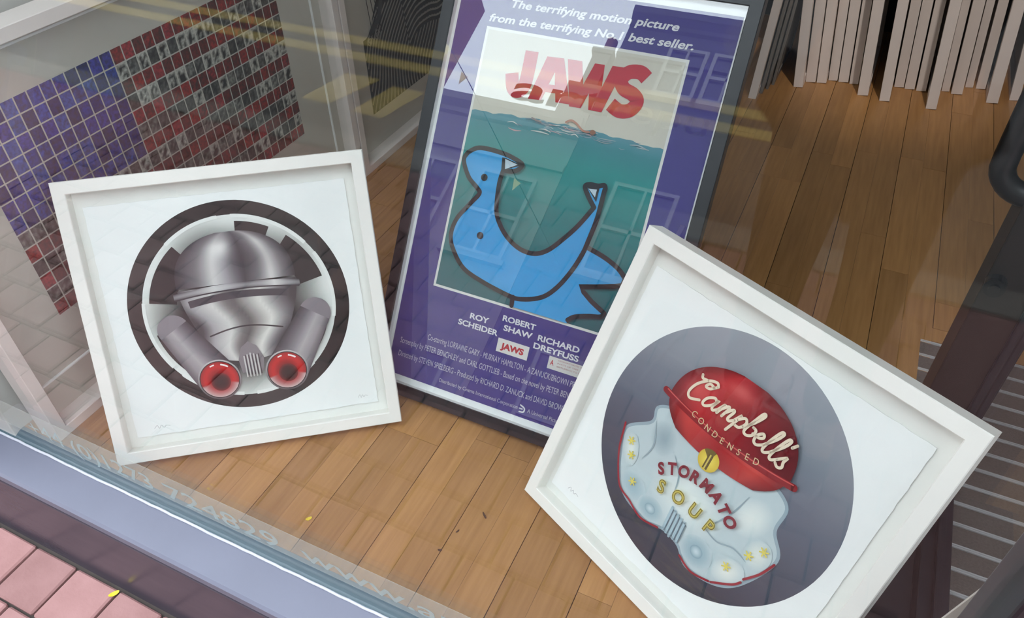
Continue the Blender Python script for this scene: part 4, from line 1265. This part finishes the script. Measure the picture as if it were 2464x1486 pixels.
for sg in (-1, 1):
    ch_body.append([(0, 0, .95, .13), (.09 * sg, 0, .86, .085), (.10 * sg, .02, .50, .058), (.10 * sg, 0, .10, .042), (.115 * sg, .14, .035, .034)])
    ch_body.append([(0, 0, 1.34, .135), (.17 * sg, 0, 1.40, .060), (.25 * sg, .15, 1.24, .044), (.10 * sg, .335, 1.47, .028), (.078 * sg, .365, 1.53, .030)])
    for k, (fx, fz, ln_) in enumerate(((.070, 1.60, .9), (.074, 1.585, 1.0), (.078, 1.570, .95), (.080, 1.552, .8))):
        ch_body.append([(.078 * sg, .365, 1.53, .030), ((fx + .008) * sg, .372, fz - .018, .0095), (fx * sg, .388, fz, .0085), ((fx - .020 * ln_) * sg, .392, fz + .006, .0075)])
    ch_body.append([(.078 * sg, .365, 1.53, .030), (.058 * sg, .362, 1.555, .0105), (.045 * sg, .366, 1.580, .009)])
bo = skin('body', ch_body, M['skin'], pe)
skin('jacket', [[(0, 0, .88, .155), (0, 0, 1.08, .150), (0, 0, 1.34, .160), (0, .01, 1.44, .075)]] + [[(0, 0, 1.34, .160), (.17 * sg, 0, 1.40, .080), (.25 * sg, .15, 1.24, .062), (.115 * sg, .32, 1.45, .042)] for sg in (-1, 1)], M['jacket'], pe)
skin('trousers', [[(0, 0, .95, .145)] + [(.09 * sg, 0, .86, .100), (.10 * sg, .02, .50, .074), (.10 * sg, 0, .09, .062)] for sg in (-1, 1)], M['trousers'], pe)
for sg in (-1, 1):
    skin('shoe', [[(.10 * sg, -.03, .05, .046), (.105 * sg, .06, .046, .045), (.118 * sg, .16, .038, .036)]], M['black_metal'], pe)
hm = MB(); hm.v = []; nseg = 16
for j in range(8):
    ph = j / 7 * 0.62 * math.pi
    for i in range(nseg):
        th_ = 2 * math.pi * i / nseg
        hm.v.append((.093 * math.sin(ph) * math.cos(th_), .008 + .102 * math.sin(ph) * math.sin(th_) - 0.02 * j / 7, 1.655 + .115 * math.cos(ph) + (0.045 * max(0, math.sin(th_)) * j / 7)))
hm.f = [(j * nseg + i, j * nseg + (i + 1) % nseg, (j + 1) * nseg + (i + 1) % nseg, (j + 1) * nseg + i) for j in range(7) for i in range(nseg)]
hm.build('hair', M['hair'], pe, smooth=True)
for sg in (-1, 1):
    MB().tube([(.032 * sg, .108, 1.652), (.032 * sg, .112, 1.652), (.032 * sg, .1145, 1.652)], .010, 12).build('eye', M['black_metal'], bo)
    MB().tube([(.086 * sg, .02, 1.61), (.093 * sg, .015, 1.635), (.090 * sg, .012, 1.66)], .012, 8).build('ear', M['skin'], bo, smooth=True)
MB().tube([(-.024, .098, 1.578), (0, .105, 1.576), (.024, .098, 1.578)], .006, 8).build('mouth', M['red_brick'], bo)
ph_ = empty('smartphone'); ph_.matrix_world = cam.matrix_world @ Matrix.Translation((0, 0, 0.010))
tag(ph_, 'black smartphone held up outside the shop window', 'phone')
MB().box(-.072, .072, -.036, .036, -.004, .004).build('phone_body', M['black_metal'], ph_, bevel=0.003)
MB().box(-.066, .066, -.032, .032, .004, .0046).build('screen', M['dark_pane'], ph_)
